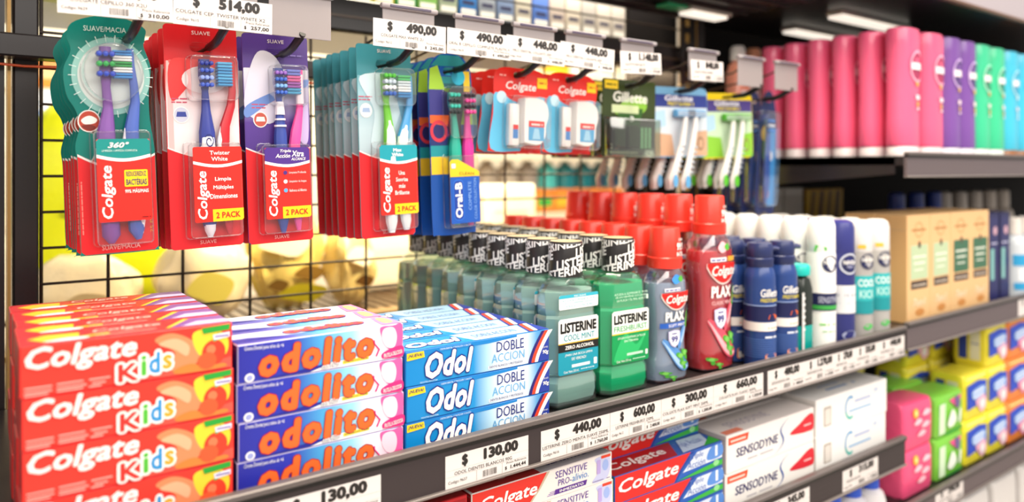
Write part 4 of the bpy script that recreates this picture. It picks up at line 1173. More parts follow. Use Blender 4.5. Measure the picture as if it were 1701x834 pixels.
CW, CH = 0.0715, 0.2270
def ta_red(b, f):
    b.rect(f, -CW/2+0.004, CW/2-0.004, 0.188, 0.191, '#E8605C', 3)
    b.poly(f, smoothpts([(-0.030,0.150),(-0.010,0.168),(0.012,0.175),(0.030,0.180),(0.030,0.192),(0.0,0.192),(-0.030,0.190)]), '#E33A3A', 3)
    b.disc(f, 0.002, 0.172, 0.022, 0.014, '#F7E6E6', 3)
    b.poly(f, [(-0.034,0.10),(-0.029,0.10),(-0.029,0.19),(-0.034,0.19)], '#EAB8B6', 2)
def body_red(b, f):
    for k, t in enumerate(('Limpia', 'M\u00faltiples', 'Dimensiones')):
        wv = (0.0085, 0.0105, 0.0142)[k]
        b.text(f, t, 0.0125-wv*0.9, 0.0125+wv, 0.0672-0.0085*k, 0.0722-0.0085*k, WHITE, 3, bold=0.03)
twister = two_pack('a', CW, CH, '#D11F26', RAMP('white_pink_card', 'z', [(0.088, '#E6D5D6'), (0.12, '#EFE6E8'), (0.155, '#F2DCDD'), (0.178, '#E46A68'), (0.192, '#D32730')], 0.25), ta_red, '#E8291F',
    [('Twister', 0.0005, 0.0205, 0.0948, 0.0990, WHITE, dict(bold=0.02)), ('White', 0.002, 0.0180, 0.0886, 0.0928, WHITE, dict(bold=0.02))], body_red, (-0.0155, 0.0325, 0.0270, 0.1030),
    [dict(pts=[(0.0005,0.192),(0.0005,0.175),(0.0005,0.160),(0.0008,0.140),(0.001,0.118),(0.001,0.09),(0.001,0.04),(0.0005,0.025),(0.0005,0.0105)], radii=[0.0044,0.0048,0.0026,0.0036,0.0062,0.0062,0.0060,0.0054,0.0018], hc='#2F3C93',
          grips=[([(0.001,0.122),(0.001,0.112),(0.001,0.09)], [0.0005,0.0055,0.0065], '#EFEFF4'), ([(0.0005,0.024),(0.0005,0.018),(0.0005,0.011)], [0.0046,0.0042,0.0018], '#EDEBF0')], head=(0.0005, 0.162, 0.191, 0.0105, ['#3E5BBE', '#8FA8E8', '#3E5BBE', '#2E3E9E'], False)),
     dict(pts=[(0.0268,0.191),(0.0272,0.175),(0.0275,0.160),(0.0255,0.145),(0.0190,0.125),(0.0165,0.105),(0.017,0.06),(0.0185,0.030),(0.0200,0.013)], radii=[0.0026,0.0028,0.0030,0.0034,0.0040,0.0050,0.0052,0.0046,0.0018], hc='#C42532',
          grips=[([(0.0150,0.125),(0.0140,0.11),(0.015,0.08),(0.0170,0.035)], [0.0006,0.0030,0.0040,0.0038], '#F2ECEC')], head=(0.0195, 0.165, 0.190, 0.0115, ['#3E9BD8', '#57B4E8', '#3E9BD8', '#57B4E8'], True))],
    [rr_pts(-0.021, 0.0335, 0.010, 0.108, 0.004), rr_pts(-0.016, 0.0335, 0.150, 0.196, 0.006)], inset=(-0.0215, 0.136, '#C9CCDE', '#39489A'))

def ta_purple(b, f):
    b.poly(f, smoothpts([(-0.033,0.17),(-0.02,0.205),(0.0,0.20),(0.01,0.17),(-0.005,0.13),(-0.033,0.14)]), '#D9D6E6', 3)
    b.poly(f, smoothpts([(-0.033,0.135),(-0.01,0.150),(0.02,0.165),(0.033,0.17),(0.033,0.178),(0.0,0.165),(-0.033,0.148)]), '#6E8FD0', 4)
    b.poly(f, smoothpts([(0.02,0.13),(0.033,0.15),(0.033,0.11),(0.024,0.11)]), '#B9A9D4', 4)
    b.fineprint(f, 0.010, 0.030, 0.2025, 0.0025, '#8A7AC0', 4, 3)
def body_purple(b, f):
    for k, t in enumerate(('Limpieza Profunda', 'Limpiador de lengua', 'Refresca el Aliento')):
        z = 0.0745 - 0.0095*k
        b.disc(f, 0.0010, z+0.001, 0.0022, 0.0022, ('#4A2C7A', '#E9D6DA', '#5BA3DC')[k], 3); b.text(f, t, 0.0050, 0.0240, z-0.0008, z+0.0022, '#F7DAD6', 3, bold=0.015)
triple = two_pack('b', CW, 0.2250, '#553A8A', RAMP('purple_card', 'z', [(0.088, '#4A2F80'), (0.13, '#5A3D92'), (0.155, '#B7AED2'), (0.185, '#DCDAE6')], 0.25), ta_purple, '#4B2C85',
    [('Triple', -0.004, 0.008, 0.0965, 0.1005, WHITE, dict(bold=0.03, shear=0.25)), ('Acci\u00f3n', -0.009, 0.007, 0.0915, 0.0958, WHITE, dict(bold=0.03, shear=0.25)), ('Xtra', 0.0085, 0.0220, 0.0925, 0.0990, WHITE, dict(bold=0.04, shear=0.2)), ('ALCANCE', 0.0080, 0.0240, 0.0885, 0.0915, WHITE, dict(bold=0.02, shear=0.2))],
    body_purple, (-0.0205, 0.0285, 0.0265, 0.1025),
    [dict(pts=[(-0.0005,0.188),(-0.0005,0.172),(-0.0005,0.155),(0.0,0.140),(0.0,0.115),(0.0,0.09),(0.0,0.04),(0.0,0.025),(0.0,0.010)], radii=[0.0044,0.0048,0.0026,0.0032,0.0056,0.0058,0.0056,0.0050,0.0018], hc='#34489A',
          grips=[([(0.0,0.152),(0.0,0.145),(0.0,0.138)], [0.0032,0.0038,0.0042], '#E6E4EE'), ([(0.0,0.134),(0.0,0.132)], [0.0046,0.0046], '#E6E4EE'), ([(0.0,0.127),(0.0,0.125)], [0.0052,0.0052], '#E6E4EE')], head=(-0.0005, 0.158, 0.186, 0.0100, ['#3E68C8', '#7FB4E8', '#3E68C8', '#9A6BC8'], False)),
     dict(pts=[(0.0235,0.187),(0.0235,0.172),(0.0230,0.155),(0.0215,0.140),(0.0175,0.120),(0.0150,0.105),(0.0150,0.06),(0.0160,0.030),(0.0170,0.012)], radii=[0.0026,0.0028,0.0028,0.0032,0.0048,0.0050,0.0050,0.0044,0.0018], hc='#E94F9B',
          grips=[([(0.0225,0.150),(0.0225,0.165),(0.0228,0.182)], [0.0034,0.0032,0.0028], '#F2DDE6'), ([(0.0185,0.128),(0.0160,0.115)], [0.0018,0.0022], '#F8E3EC')], head=(0.0150, 0.160, 0.187, 0.0120, ['#3E9BC8', '#9A4FA8', '#D85C9A', '#6E7BD0'], True))],
    [rr_pts(-0.024, 0.0315, 0.010, 0.107, 0.004), rr_pts(-0.009, 0.0315, 0.148, 0.192, 0.006)], inset=(-0.0190, 0.1330, '#C4584A', '#EFE6E0'))

def ta_teal(b, f):
    b.poly(f, smoothpts([(-0.032,0.19),(-0.015,0.15),(-0.02,0.11),(0.0,0.11),(0.02,0.15),(0.03,0.19)]), '#C9DEE6', 3)
    b.poly(f, smoothpts([(0.012,0.19),(0.033,0.18),(0.033,0.12),(0.024,0.13)]), '#7FB4CC', 3)
def body_white(b, f):
    for k, t in enumerate(('Una', 'Sonrisa', 'm\u00e1s', 'Brillante')):
        wv = (0.0042, 0.0080, 0.0042, 0.0095)[k]
        b.text(f, t, 0.0115-wv, 0.0115+wv, 0.0735-0.0078*k, 0.0785-0.0078*k, '#FBE2DE', 3, bold=0.035)
white = two_pack('c', CW, 0.2280, '#3E8A97', RAMP('pale_teal_card', 'z', [(0.088, '#AEBFC6'), (0.13, '#BCD2DA'), (0.17, '#9CC4D0'), (0.19, '#6FA9B8')], 0.25), ta_teal, '#1B97A6',
    [('Max', 0.001, 0.012, 0.1010, 0.1050, '#F0F6FA', dict(bold=0.05)), ('White', -0.001, 0.014, 0.0955, 0.0998, '#F0F6FA', dict(bold=0.05))], body_white, (-0.0165, 0.0330, 0.0270, 0.1090),
    [dict(pts=[(-0.0030,0.193),(-0.0030,0.178),(-0.0025,0.160),(-0.0005,0.140),(0.001,0.118),(0.001,0.09),(0.0,0.04),(0.0,0.025),(0.0,0.006)], radii=[0.0046,0.0048,0.0030,0.0040,0.0062,0.0064,0.0060,0.0054,0.0030], hc='#6FC23C',
          grips=[([(-0.0005,0.138),(0.001,0.122),(0.001,0.09)], [0.0030,0.0050,0.0070], '#F1F2EE'), ([(0.0,0.03),(0.0,0.018),(0.0,0.0055)], [0.0062,0.0056,0.0030], '#F4F3F1')], head=(-0.0010, 0.166, 0.194, 0.0120, ['#3A62B4', '#F2F4F4', '#C8D8E4', '#55C03C'], False)),
     dict(pts=[(0.0290,0.192),(0.0295,0.176),(0.0290,0.158),(0.0250,0.142),(0.0185,0.120),(0.0165,0.10),(0.0170,0.06),(0.0190,0.03),(0.0200,0.008)], radii=[0.0030,0.0032,0.0034,0.0038,0.0054,0.0060,0.0058,0.0050,0.0026], hc='#4C9CD6',
          grips=[([(0.0225,0.134),(0.0180,0.118),(0.016,0.095)], [0.0030,0.0050,0.0062], '#EEF1F4'), ([(0.0185,0.03),(0.0195,0.018),(0.0200,0.0075)], [0.0056,0.0050,0.0028], '#F4F3F1')], head=(0.0200, 0.165, 0.192, 0.0135, ['#2E86C8', '#F2F6F8', '#DCE8F0', '#44C06A'], True))],
    [rr_pts(-0.020, 0.0340, 0.008, 0.113, 0.004), rr_pts(-0.013, 0.0350, 0.155, 0.200, 0.008)], inset=(-0.0255, 0.150, '#DDE6EE', '#9FB6D8'))

# ---- navy and yellow pack with dark brushes
def pack_oral():
    w, h = 0.0640, 0.2260
    root = empty('toothbrush_pack'); tag(root, '', 'toothbrush pack')
    out = smoothpts([(w/2,0.010),(w/2,0.10),(w/2,0.19),(w/2-0.004,0.212),(w/2-0.018,h),(-w/2+0.018,h),(-w/2+0.004,0.212),(-w/2,0.19),(-w/2,0.10),(-w/2,0.010),(-w/2+0.008,0.0),(w/2-0.008,0.0)], 5)
    def pr(b, f):
        b.rect(f, -w/2+0.0008, w/2-0.0008, 0.112, 0.190, '#1C5A62', 1); b.poly(f, [(-w/2+0.0008,0.190),(w/2-0.0008,0.190),(w/2-0.0048,0.1985),(-w/2+0.0048,0.1985)], '#1F7F86', 1)
        b.poly(f, [(-w/2+0.0048,0.2115),(w/2-0.0048,0.2115),(w/2-0.018,0.2252),(-w/2+0.018,0.2252)], '#1F7F86', 1)
        b.rrect(f, -0.011, 0.029, 0.122, 0.184, 0.006, '#26282F', 2)
        b.rect(f, -w/2+0.0008, w/2-0.0008, 0.076, 0.098, '#EDBE2E', 2); b.rect(f, -w/2+0.0008, w/2-0.0008, 0.098, 0.112, '#1F8F96', 2)
        b.poly(f, [(-w/2+0.0008,0.112),(-0.008,0.112),(-0.004,0.128),(-0.012,0.145),(-w/2+0.0008,0.14)], '#26336E', 3)
        b.ring(f, -0.019, 0.130, 0.0085, 0.0125, '#D6384A', 5, 24, 1.1); b.disc(f, -0.019, 0.130, 0.0085, 0.0094, '#2C2A66', 4)
        b.rect(f, -w/2+0.0008, -0.010, 0.148, 0.182, '#3A3780', 3); b.poly(f, [(-w/2+0.0008,0.140),(-0.006,0.136),(-0.004,0.150),(-w/2+0.0008,0.150)], '#E2632E', 4)
        b.poly(f, [(-w/2+0.0008,0.182),(-0.008,0.182),(-0.018,0.212),(-w/2+0.003,0.208)], '#9CC43A', 3)
        b.rect(f, 0.014, w/2-0.0008, 0.108, 0.124, '#E2632E', 3); b.rect(f, 0.014, w/2-0.0008, 0.124, 0.138, '#4A4A96', 3); b.poly(f, [(0.014,0.138),(w/2-0.0008,0.138),(w/2-0.0008,0.158),(0.018,0.158)], '#9CC43A', 3)
        b.disc(f, 0.012, 0.198, 0.010, 0.010, '#31B4D4', 3); b.rect(f, 0.020, w/2-0.003, 0.180, 0.206, '#E8C22E', 2)
    backing(root, out, slot(0.020, HOLE_Z, 0.010), ('#1B4E9E', 'gloss'), pr)
    brush(root, [(-0.0030,0.178),(-0.0030,0.165),(0.0,0.145),(0.0010,0.128),(0.0,0.11),(0.0,0.09),(0.0,0.05),(0.0,0.012)], [0.0040,0.0044,0.0030,0.0040,0.0066,0.0068,0.006,0.0030], '#22A58F', head=(-0.0030, 0.150, 0.178, 0.0120, ['#1F2A2A', '#38B8A4', '#1F2A2A', '#38B8A4'], False))
    brush(root, [(0.0200,0.178),(0.0200,0.165),(0.0195,0.145),(0.0190,0.128),(0.0190,0.11),(0.0185,0.09),(0.0195,0.05),(0.0200,0.010)], [0.0040,0.0044,0.0030,0.0040,0.0064,0.0064,0.006,0.0030], '#D42E92', head=(0.0195, 0.150, 0.178, 0.0120, ['#D8428E', '#2A1A2A', '#D8428E', '#2A1A2A'], False))
    b = MB(); f = front(-0.0150)
    x0, x1 = -0.0130, 0.0305
    vs = rr_pts(x0, x1, 0.014, 0.072, 0.0015); b.add([f(p[0], p[1], 0) for p in vs], [tuple(range(len(vs)))], '#1F55B0')
    b.poly(f, [(x0,0.0725),(x1,0.0725),(x1,0.078),(x0+0.012,0.094),(x0+0.003,0.094),(x0,0.091)], '#F0C02C', 0)
    b.text(f, 'CLEAN', 0.000, 0.022, 0.0745, 0.0780, '#6A5A20', 2, bold=0.01, slope=-0.001)
    b.rrect(f, x0+0.002, x0+0.008, 0.083, 0.089, 0.001, '#C9CCE4', 2)
    b.rrect(f, x0+0.0040, x0+0.0190, 0.0175, 0.0690, 0.006, '#2E6ACB', 1); b.rrect(f, x0+0.0050, x0+0.0180, 0.0190, 0.0675, 0.005, '#1D3F98', 2)
    b.text(f, 'Oral-B', x0+0.0062, x0+0.0166, 0.0210, 0.0655, WHITE, 3, rot=90, bold=0.05)
    b.text(f, 'COMPLETE', x0+0.0255, x0+0.0300, 0.030, 0.066, '#86AEE6', 3, rot=90); b.text(f, 'COLOR COLLECTION', x0+0.0340, x0+0.0380, 0.018, 0.070, '#86AEE6', 3, rot=90)
    b.build('printed_insert', root, smooth=0)
    blister(root, rr_pts(-0.0150, 0.0315, 0.008, 0.100, 0.004), 0.0146); blister(root, rr_pts(-0.012, 0.0300, 0.120, 0.186, 0.008), 0.016, 'head_bubble')
    return Proto(root)

HANGZ = 1.427 - HOLE_Z - 0.002        # base height so that the slot hangs on its hook
def hang(P, x, n, pitch, phrase, group, y0=0.80, z=HANGZ, roll=R(-2.0), fan=0.0):
    for k in range(n):
        P.put((x + random.uniform(-0.0008, 0.0008) + fan*k, y0 + pitch*k, z + random.uniform(-0.001, 0.001) - 0.0005*k), '%s, %s on its hook' % (phrase, ('foremost' if k == 0 else ORD[k])), group, rot=(0, roll + random.uniform(-0.006, 0.006), random.uniform(-0.02, 0.02)))

hang(pack_teal(), 0.1170, 6, 0.024, 'teal wavy twin toothbrush pack with purple and blue brushes', 'teal toothbrush packs')
hang(twister, 0.1980, 6, 0.024, 'red and white twin toothbrush pack with blue and red brushes', 'red and white toothbrush packs', z=HANGZ)
hang(triple, 0.2740, 3, 0.024, 'purple twin toothbrush pack with navy and pink brushes', 'purple toothbrush packs', z=HANGZ + 0.002)
hang(white, 0.4035, 7, 0.0215, 'pale teal twin toothbrush pack with green and blue brushes', 'pale teal toothbrush packs', z=HANGZ)
hang(pack_oral(), 0.4950, 4, 0.026, 'navy and yellow toothbrush pack with teal and magenta brushes', 'navy and yellow toothbrush packs', z=HANGZ - 0.001)

# ---- dental floss cards
def pack_floss():
    w, h = 0.096, 0.112
    root = empty('floss_pack'); tag(root, '', 'dental floss')
    out = smoothpts([(0.030,0.0),(0.036,0.004),(0.040,0.05),(0.046,0.085),(0.0455,0.100),(0.030,0.111),(0.0,0.112),(-0.028,0.111),(-0.040,0.100),(-0.040,0.07),(-0.044,0.03),(-0.046,0.006),(-0.040,0.0)], 5)
    def pr(b, f):
        b.poly(f, smoothpts([(-0.043,0.004),(-0.040,0.05),(-0.037,0.078),(0.0,0.066),(0.040,0.076),(0.036,0.03),(0.034,0.004),(0.0,0.002)], 4), '#5FB6DC', 2)
        b.poly(f, smoothpts([(-0.020,0.010),(-0.015,0.06),(0.02,0.062),(0.036,0.06),(0.034,0.012),(0.0,0.008)], 4), '#C9DCE8', 3)
        b.poly(f, [(0.002,0.0015),(0.033,0.0015),(0.036,0.012),(0.006,0.009)], '#D9241F', 4)
        b.disc(f, -0.028, 0.072, 0.0075, 0.008, '#BFE0F0', 4)
        b.text(f, 'Colgate', -0.022, 0.026, 0.080, 0.094, '#F8E6E2', 4, shear=0.2, bold=0.03)
        b.rect(f, 0.028, 0.044, 0.088, 0.102, '#F2C01E', 4); b.fineprint(f, 0.031, 0.042, 0.094, 0.004, '#C05A10', 5, 3)
        b.fineprint(f, -0.032, -0.022, 0.100, 0.003, '#F6B0A8', 4, 4)
    backing(root, out, rr_pts(-0.010, 0.010, 0.0985, 0.1065, 0.003), ('#DC2A24', 'gloss'), pr)
    b = MB()
    prof = smoothpts([(0.000,0.012),(0.022,0.010),(0.032,0.020),(0.033,0.036),(0.037,0.050),(0.034,0.066),(0.022,0.072),(0.002,0.072),(-0.003,0.066),(-0.003,0.018)], 4)
    b.loft([[(x*0.98, y, z) for x, z in prof] for y in (-0.0012, -0.0165)] + [[(0.015+(x-0.015)*0.93, -0.0185, 0.04+(z-0.04)*0.95) for x, z in prof]], ('#F5F2EF', 'gloss'))
    b.box(-0.022, -0.005, -0.012, -0.0015, 0.008, 0.064, ('#F0EEEC', 'gloss'), 0.003, 2)
    f = front(-0.0186)
    b.rect(f, 0.004, 0.029, 0.016, 0.040, '#4FA3D4', 1); b.rect(f, 0.004, 0.029, 0.034, 0.042, '#DC2A24', 2); b.fineprint(f, 0.008, 0.026, 0.036, 0.004, '#F9D9D4', 3, 2)
    b.poly(f, [(0.010,0.018),(0.023,0.018),(0.020,0.032),(0.013,0.032)], '#9CCBE6', 2)
    b.rect(front(-0.0121), -0.016, -0.008, 0.018, 0.032, '#3F7FC4', 1); b.rect(front(-0.0121), -0.016, -0.008, 0.030, 0.036, '#DC2A24', 2)
    b.build('floss_box', root)
    blister(root, rr_pts(-0.025, 0.0405, 0.005, 0.0745, 0.006), 0.0205)
    return Proto(root)
P = pack_floss()
for j, (x, nk) in enumerate(((0.5880, 4), (0.6780, 3))):
    for k in range(nk):
        P.put((x - 0.001*k, 0.79 + 0.026*k, 1.427 - 0.1025 - 0.001), 'red and blue floss card, %s on the hook %s' % ('foremost' if k == 0 else ORD[k], ('beside the navy toothbrush packs', 'next to the dark green cards')[j]), 'floss cards', rot=(0, R(1.5), R(-4)))

# ---- dark green blade cards
def pack_blade():
    root = empty('razor_blade_pack'); tag(root, '', 'razor blades')
    w, h = 0.108, 0.116
    def pr(b, f):
        b.rect(f, -w/2+0.001, w/2-0.001, 0.002, 0.06, '#23261C', 1)
        b.poly(f, smoothpts([(-0.030,0.066),(0.0,0.090),(0.030,0.090),(0.034,0.074),(0.010,0.062)]), '#7FB43A', 2)
        b.poly(f, [(-0.012,0.02),(0.012,0.02),(0.028,0.074),(-0.026,0.074)], '#2E5A22', 2)
        b.text(f, 'Gillette', -0.034, 0.036, 0.082, 0.098, '#E6E8DE', 4, bold=0.04, shear=0.08)
        b.rect(f, -0.036, 0.018, 0.066, 0.078, '#C8D6A8', 3); b.text(f, '3', 0.0, 0.008, 0.054, 0.062, WHITE, 5, bold=0.04)
        b.rect(f, 0.020, 0.046, 0.012, 0.048, '#2F4A34', 3)
        for k in range(3): b.rect(f, 0.023+0.008*k, 0.028+0.008*k, 0.014, 0.046, '#7FB894', 4)
        b.text(f, '2 un', -0.038, -0.022, 0.012, 0.020, '#E6E8DE', 4); b.fineprint(f, -0.04, 0.016, 0.006, 0.003, '#B8C0A8', 4, 4)
        b.rect(f, -0.050, -0.024, 0.101, 0.114, '#EBCB2E', 3); b.fineprint(f, -0.047, -0.028, 0.106, 0.004, '#6A5A10', 4, 6)
    backing(root, plain_outline(w, h, 0.003), rr_pts(-0.010, 0.010, 0.1025, 0.1105, 0.003), ('#35421F', 'gloss'), pr)
    b = MB(); b.box(-0.052, 0.052, -0.016, -0.001, 0.0, 0.058, ('#D8E0D0', 'clear'), 0.003, 2); b.build('blister', root)
    b = MB()
    for k in range(2): b.box(-0.036+0.026*k, -0.016+0.026*k, -0.012, -0.002, 0.014, 0.048, ('#2B3A2A', 'plastic'), 0.002)
    b.build('cartridge', root)
    return Proto(root)
P = pack_blade()
for k in range(5):
    P.put((0.8000 - 0.001*k, 0.795 + 0.028*k, 1.427 - 0.1065 - 0.001), 'dark green razor blade card with yellow corner, %s on its hook' % ('foremost' if k == 0 else ORD[k]), 'dark green blade cards', rot=(0, R(0.5), R(-2)))

# ---- disposable razor cards
def pack_razor(topc, midc, cardc, accent, endc):
    root = empty('razor_pack'); tag(root, '', 'razors')
    w, h = 0.124, 0.112
    def pr(b, f):
        b.rect(f, -w/2+0.001, w/2-0.001, 0.080, 0.100, midc, 1)
        b.rect(f, -w/2+0.001, w/2-0.001, 0.002, 0.080, cardc, 1)
        b.poly(f, [(-w/2+0.001,0.002),(-0.01,0.002),(-0.016,0.036),(-w/2+0.001,0.040)], accent, 2); b.poly(f, [(0.026,0.002),(w/2-0.001,0.002),(w/2-0.001,0.044),(0.026,0.04)], accent, 2)
        b.text(f, 'Gillette', -0.030, 0.030, 0.090, 0.099, '#E8E8F2', 3, bold=0.04, shear=0.1); b.text(f, 'PRESTOBARBA 3', -0.024, 0.032, 0.0825, 0.0885, '#E8D43C', 3, bold=0.03, shear=0.1)
        b.disc(f, 0.046, 0.022, 0.007, 0.011, '#8A6A50', 3); b.disc(f, 0.046, 0.022, 0.005, 0.008, accent, 4)
        b.poly(f, [(-0.05,0.045),(-0.028,0.05),(-0.03,0.075),(-0.05,0.072)], '#A8CBE6', 2)
    backing(root, plain_outline(w, h, 0.010), rr_pts(-0.010, 0.010, 0.1015, 0.1085, 0.003), (topc, 'gloss'), pr)
    for k, (xa, xb, zb) in enumerate(((0.002, -0.030, -0.050), (0.024, -0.004, -0.052))):
        b = MB()
        b.tube([(xa+0.004, -0.010, 0.066), (xa, -0.012, 0.050), (xa-0.010, -0.016, 0.020), (xb+0.010, -0.016, -0.010), (xb+0.001, -0.015, zb+0.014), (xb, -0.013, zb)], [0.0040, 0.0050, 0.0056, 0.0062, 0.0086, 0.0040], ('#E9E6E2', 'plastic'), 12, flat=0.7)
        b.disc(front(-0.0222), xb+0.002, zb+0.013, 0.0052, 0.0100, (endc, 'plastic'), 1)
        for q in range(6): b.box(xb+0.006+0.0022*q, xb+0.014+0.0022*q, -0.0215, -0.0195, zb+0.026+0.008*q, zb+0.029+0.008*q, ('#B9C4CE', 'plastic'), 0.0008)
        o = b.build('razor', root)
        b = MB(); b.box(xa-0.018, xa+0.024, -0.014, -0.003, 0.064, 0.076, (endc, 'plastic'), 0.002, 2)
        for q in range(3): b.box(xa-0.016, xa+0.022, -0.0148, -0.0135, 0.066+0.003*q, 0.0672+0.003*q, ('#D9DCE0', 'metal'))
        b.build('razor_head', o)
    return Proto(root)
P = pack_razor('#6FA3CC', '#2B3A86', '#C9D4DC', '#C9A384', '#5FA6D8')
for k in range(6):
    P.put((0.9180 - 0.001*k, 0.80 + 0.032*k, 1.427 - 0.105 - 0.001), 'blue topped razor card with white handled razors, %s on its hook' % ('foremost' if k == 0 else ORD[k]), 'blue topped razor cards', rot=(0, R(-1), R(-6)))
P = pack_razor('#F0D41E', '#4A3E86', '#BFD8B8', '#86C23A', '#55B52A')
for k in range(3):
    P.put((1.0560 - 0.001*k, 0.812 + 0.034*k, 1.427 - 0.105 - 0.001), 'yellow topped razor card with green tipped razors, %s on its hook' % ('foremost' if k == 0 else ORD[k]), 'yellow topped razor cards', rot=(0, R(-2), R(-6)))

def pack_slim():
    root = empty('toothbrush_pack'); tag(root, '', 'toothbrush pack')
    w, h = 0.044, 0.216
    out = smoothpts([(w/2,0.004),(w/2,0.1),(w/2*0.9,0.17),(w/2*0.45,0.208),(0.0,h),(-w/2*0.45,0.208),(-w/2*0.9,0.17),(-w/2,0.1),(-w/2,0.004),(0.0,0.0)], 5)
    def pr(b, f):
        b.rect(f, 0.004, w/2-0.001, 0.01, 0.15, '#3F93D8', 2); b.disc(f, -0.006, 0.14, 0.009, 0.014, '#D8B25A', 3); b.disc(f, 0.0, 0.034, 0.008, 0.014, '#D88A94', 3)
        b.rect(f, -0.014, 0.002, 0.155, 0.175, '#24407E', 3); b.disc(f, 0.008, 0.10, 0.006, 0.009, '#D8E0EE', 3)
    backing(root, out, rr_pts(-0.006, 0.006, 0.196, 0.204, 0.003), ('#1F2C5E', 'gloss'), pr)
    brush(root, [(-0.006,0.165),(-0.006,0.14),(-0.006,0.10),(-0.006,0.05),(-0.006,0.015)], [0.004,0.003,0.005,0.0055,0.002], '#2A4FA0', head=(-0.006, 0.14, 0.165, 0.010, ['#5A8FD8', '#D8E0EE', '#5A8FD8'], False))
    blister(root, rr_pts(-0.018, 0.018, 0.010, 0.180, 0.006), 0.014)
    return Proto(root)
P = pack_slim()
for k in range(4):
    P.put((1.1430, 0.80 + 0.030*k, 1.427 - 0.200 - 0.001), 'slim navy and sky blue toothbrush pack, %s on its hook' % ('foremost' if k == 0 else ORD[k]), 'slim navy toothbrush packs', rot=(0, R(3), R(-10)))

# ================================================================== HOOKS WITH PRICE HOLDERS
TY = 0.745
def hook(x, label, holder=True, hx=None, tipc=('#171516', 'plastic')):
    root = empty('display_hook', (x, YG-0.0605, 1.427)); tag(root, label, 'hook', 'display hooks')
    L = YG - 0.0605
    b = MB()
    b.tube([(0, 0.0, -0.0005), (0, 0.785-L, -0.0005)], 0.0019, WIRE, 8)
    b.box(-0.012, 0.012, -0.003, 0.0, -0.010, 0.030, (DARK, 'plastic'), 0.001)
    b.build('rod', root)
    b = MB()
    b.tube([(0, 0.800-L, -0.0005), (0, 0.778-L, 0.0), (0.0008, 0.768-L, 0.003), (0.0030, 0.750-L, 0.0125), (0.0034, 0.746-L, 0.0145)], [0.0040, 0.0042, 0.0043, 0.0043, 0.0034], tipc, 10)
    b.build('rubber_tip', root)
    if holder:
        hx = hx if hx is not None else 0.0
        b = MB(); b.tube([(0, 0.0, 0.018), (0, 0.80-L, 0.040), (hx, TY+0.006-L, 0.050)], 0.0016, ('#5A4636', 'metal'), 8); b.build('holder_arm', root)
        b = MB()
        b.box(hx-0.033, hx+0.033, TY+0.0015-L, TY+0.0030-L, 0.010, 0.056, ('#B3A8A9', 'frost'), 0.0004)
        b.box(hx-0.036, hx+0.036, TY-0.003-L, TY+0.004-L, 0.053, 0.0590, ('#B9AFB3', 'frost'), 0.002, 2)
        b.box(hx-0.026, hx+0.026, TY-0.0040-L, TY-0.0030-L, 0.0545, 0.0572, ('#4A4058', 'plastic'), 0.0004)
        b.build('label_holder', root)
    return root

def price_tag(w, h, price, name, code, ref, label, group, lively=True):
    """paper price tag, origin at the middle of its lower edge, printed side to -y"""
    b = MB()
    b.box(-w/2, w/2, 0.0, 0.0004, 0, h, '#E2DBD9')
    f = XF(front(0.0), -w/2, 0, w, h)
    b.text(f, '$', 0.185, 0.255, 0.56, 0.95, INK, 2, bold=0.09)
    x1 = 0.545 + 0.032*len(price)
    b.text(f, price, 0.44, min(0.93, x1 + 0.13), 0.56, 0.965, INK, 2, bold=0.10)
    for z in (0.53, 0.335): b.rect(f, 0.01, 0.99, z, z+0.008, '#B9B2B0', 1)
    if name: b.text(f, name.upper(), 0.10 if len(name) < 28 else 0.02, min(0.98, 0.14 + 0.027*len(name)), 0.365, 0.475, '#3A3433', 2, bold=0.012)
    if code:
        b.text(f, 'Codigo:', 0.03, 0.155, 0.10, 0.22, '#4A4443', 2); b.text(f, code, 0.165, 0.245, 0.13, 0.22, '#4A4443', 2)
    b.barcode(f, 0.43, 0.60, 0.07, 0.27, '#6E6866', 2, len(price)*7 + len(name))
    b.rect(f, 0.355, 0.360, 0.02, 0.335, '#B9B2B0', 1); b.rect(f, 0.665, 0.670, 0.02, 0.335, '#B9B2B0', 1)
    if ref:
        b.text(f, 'Precio Referencia', 0.72, 0.97, 0.255, 0.325, '#4E4846', 2); b.text(f, '$', 0.70, 0.725, 0.07, 0.19, INK, 2, bold=0.03); b.text(f, ref, 0.77, 0.965, 0.06, 0.20, INK, 2, bold=0.04)
    return tag(b.build('price_tag', smooth=0), label, 'price tag', group)

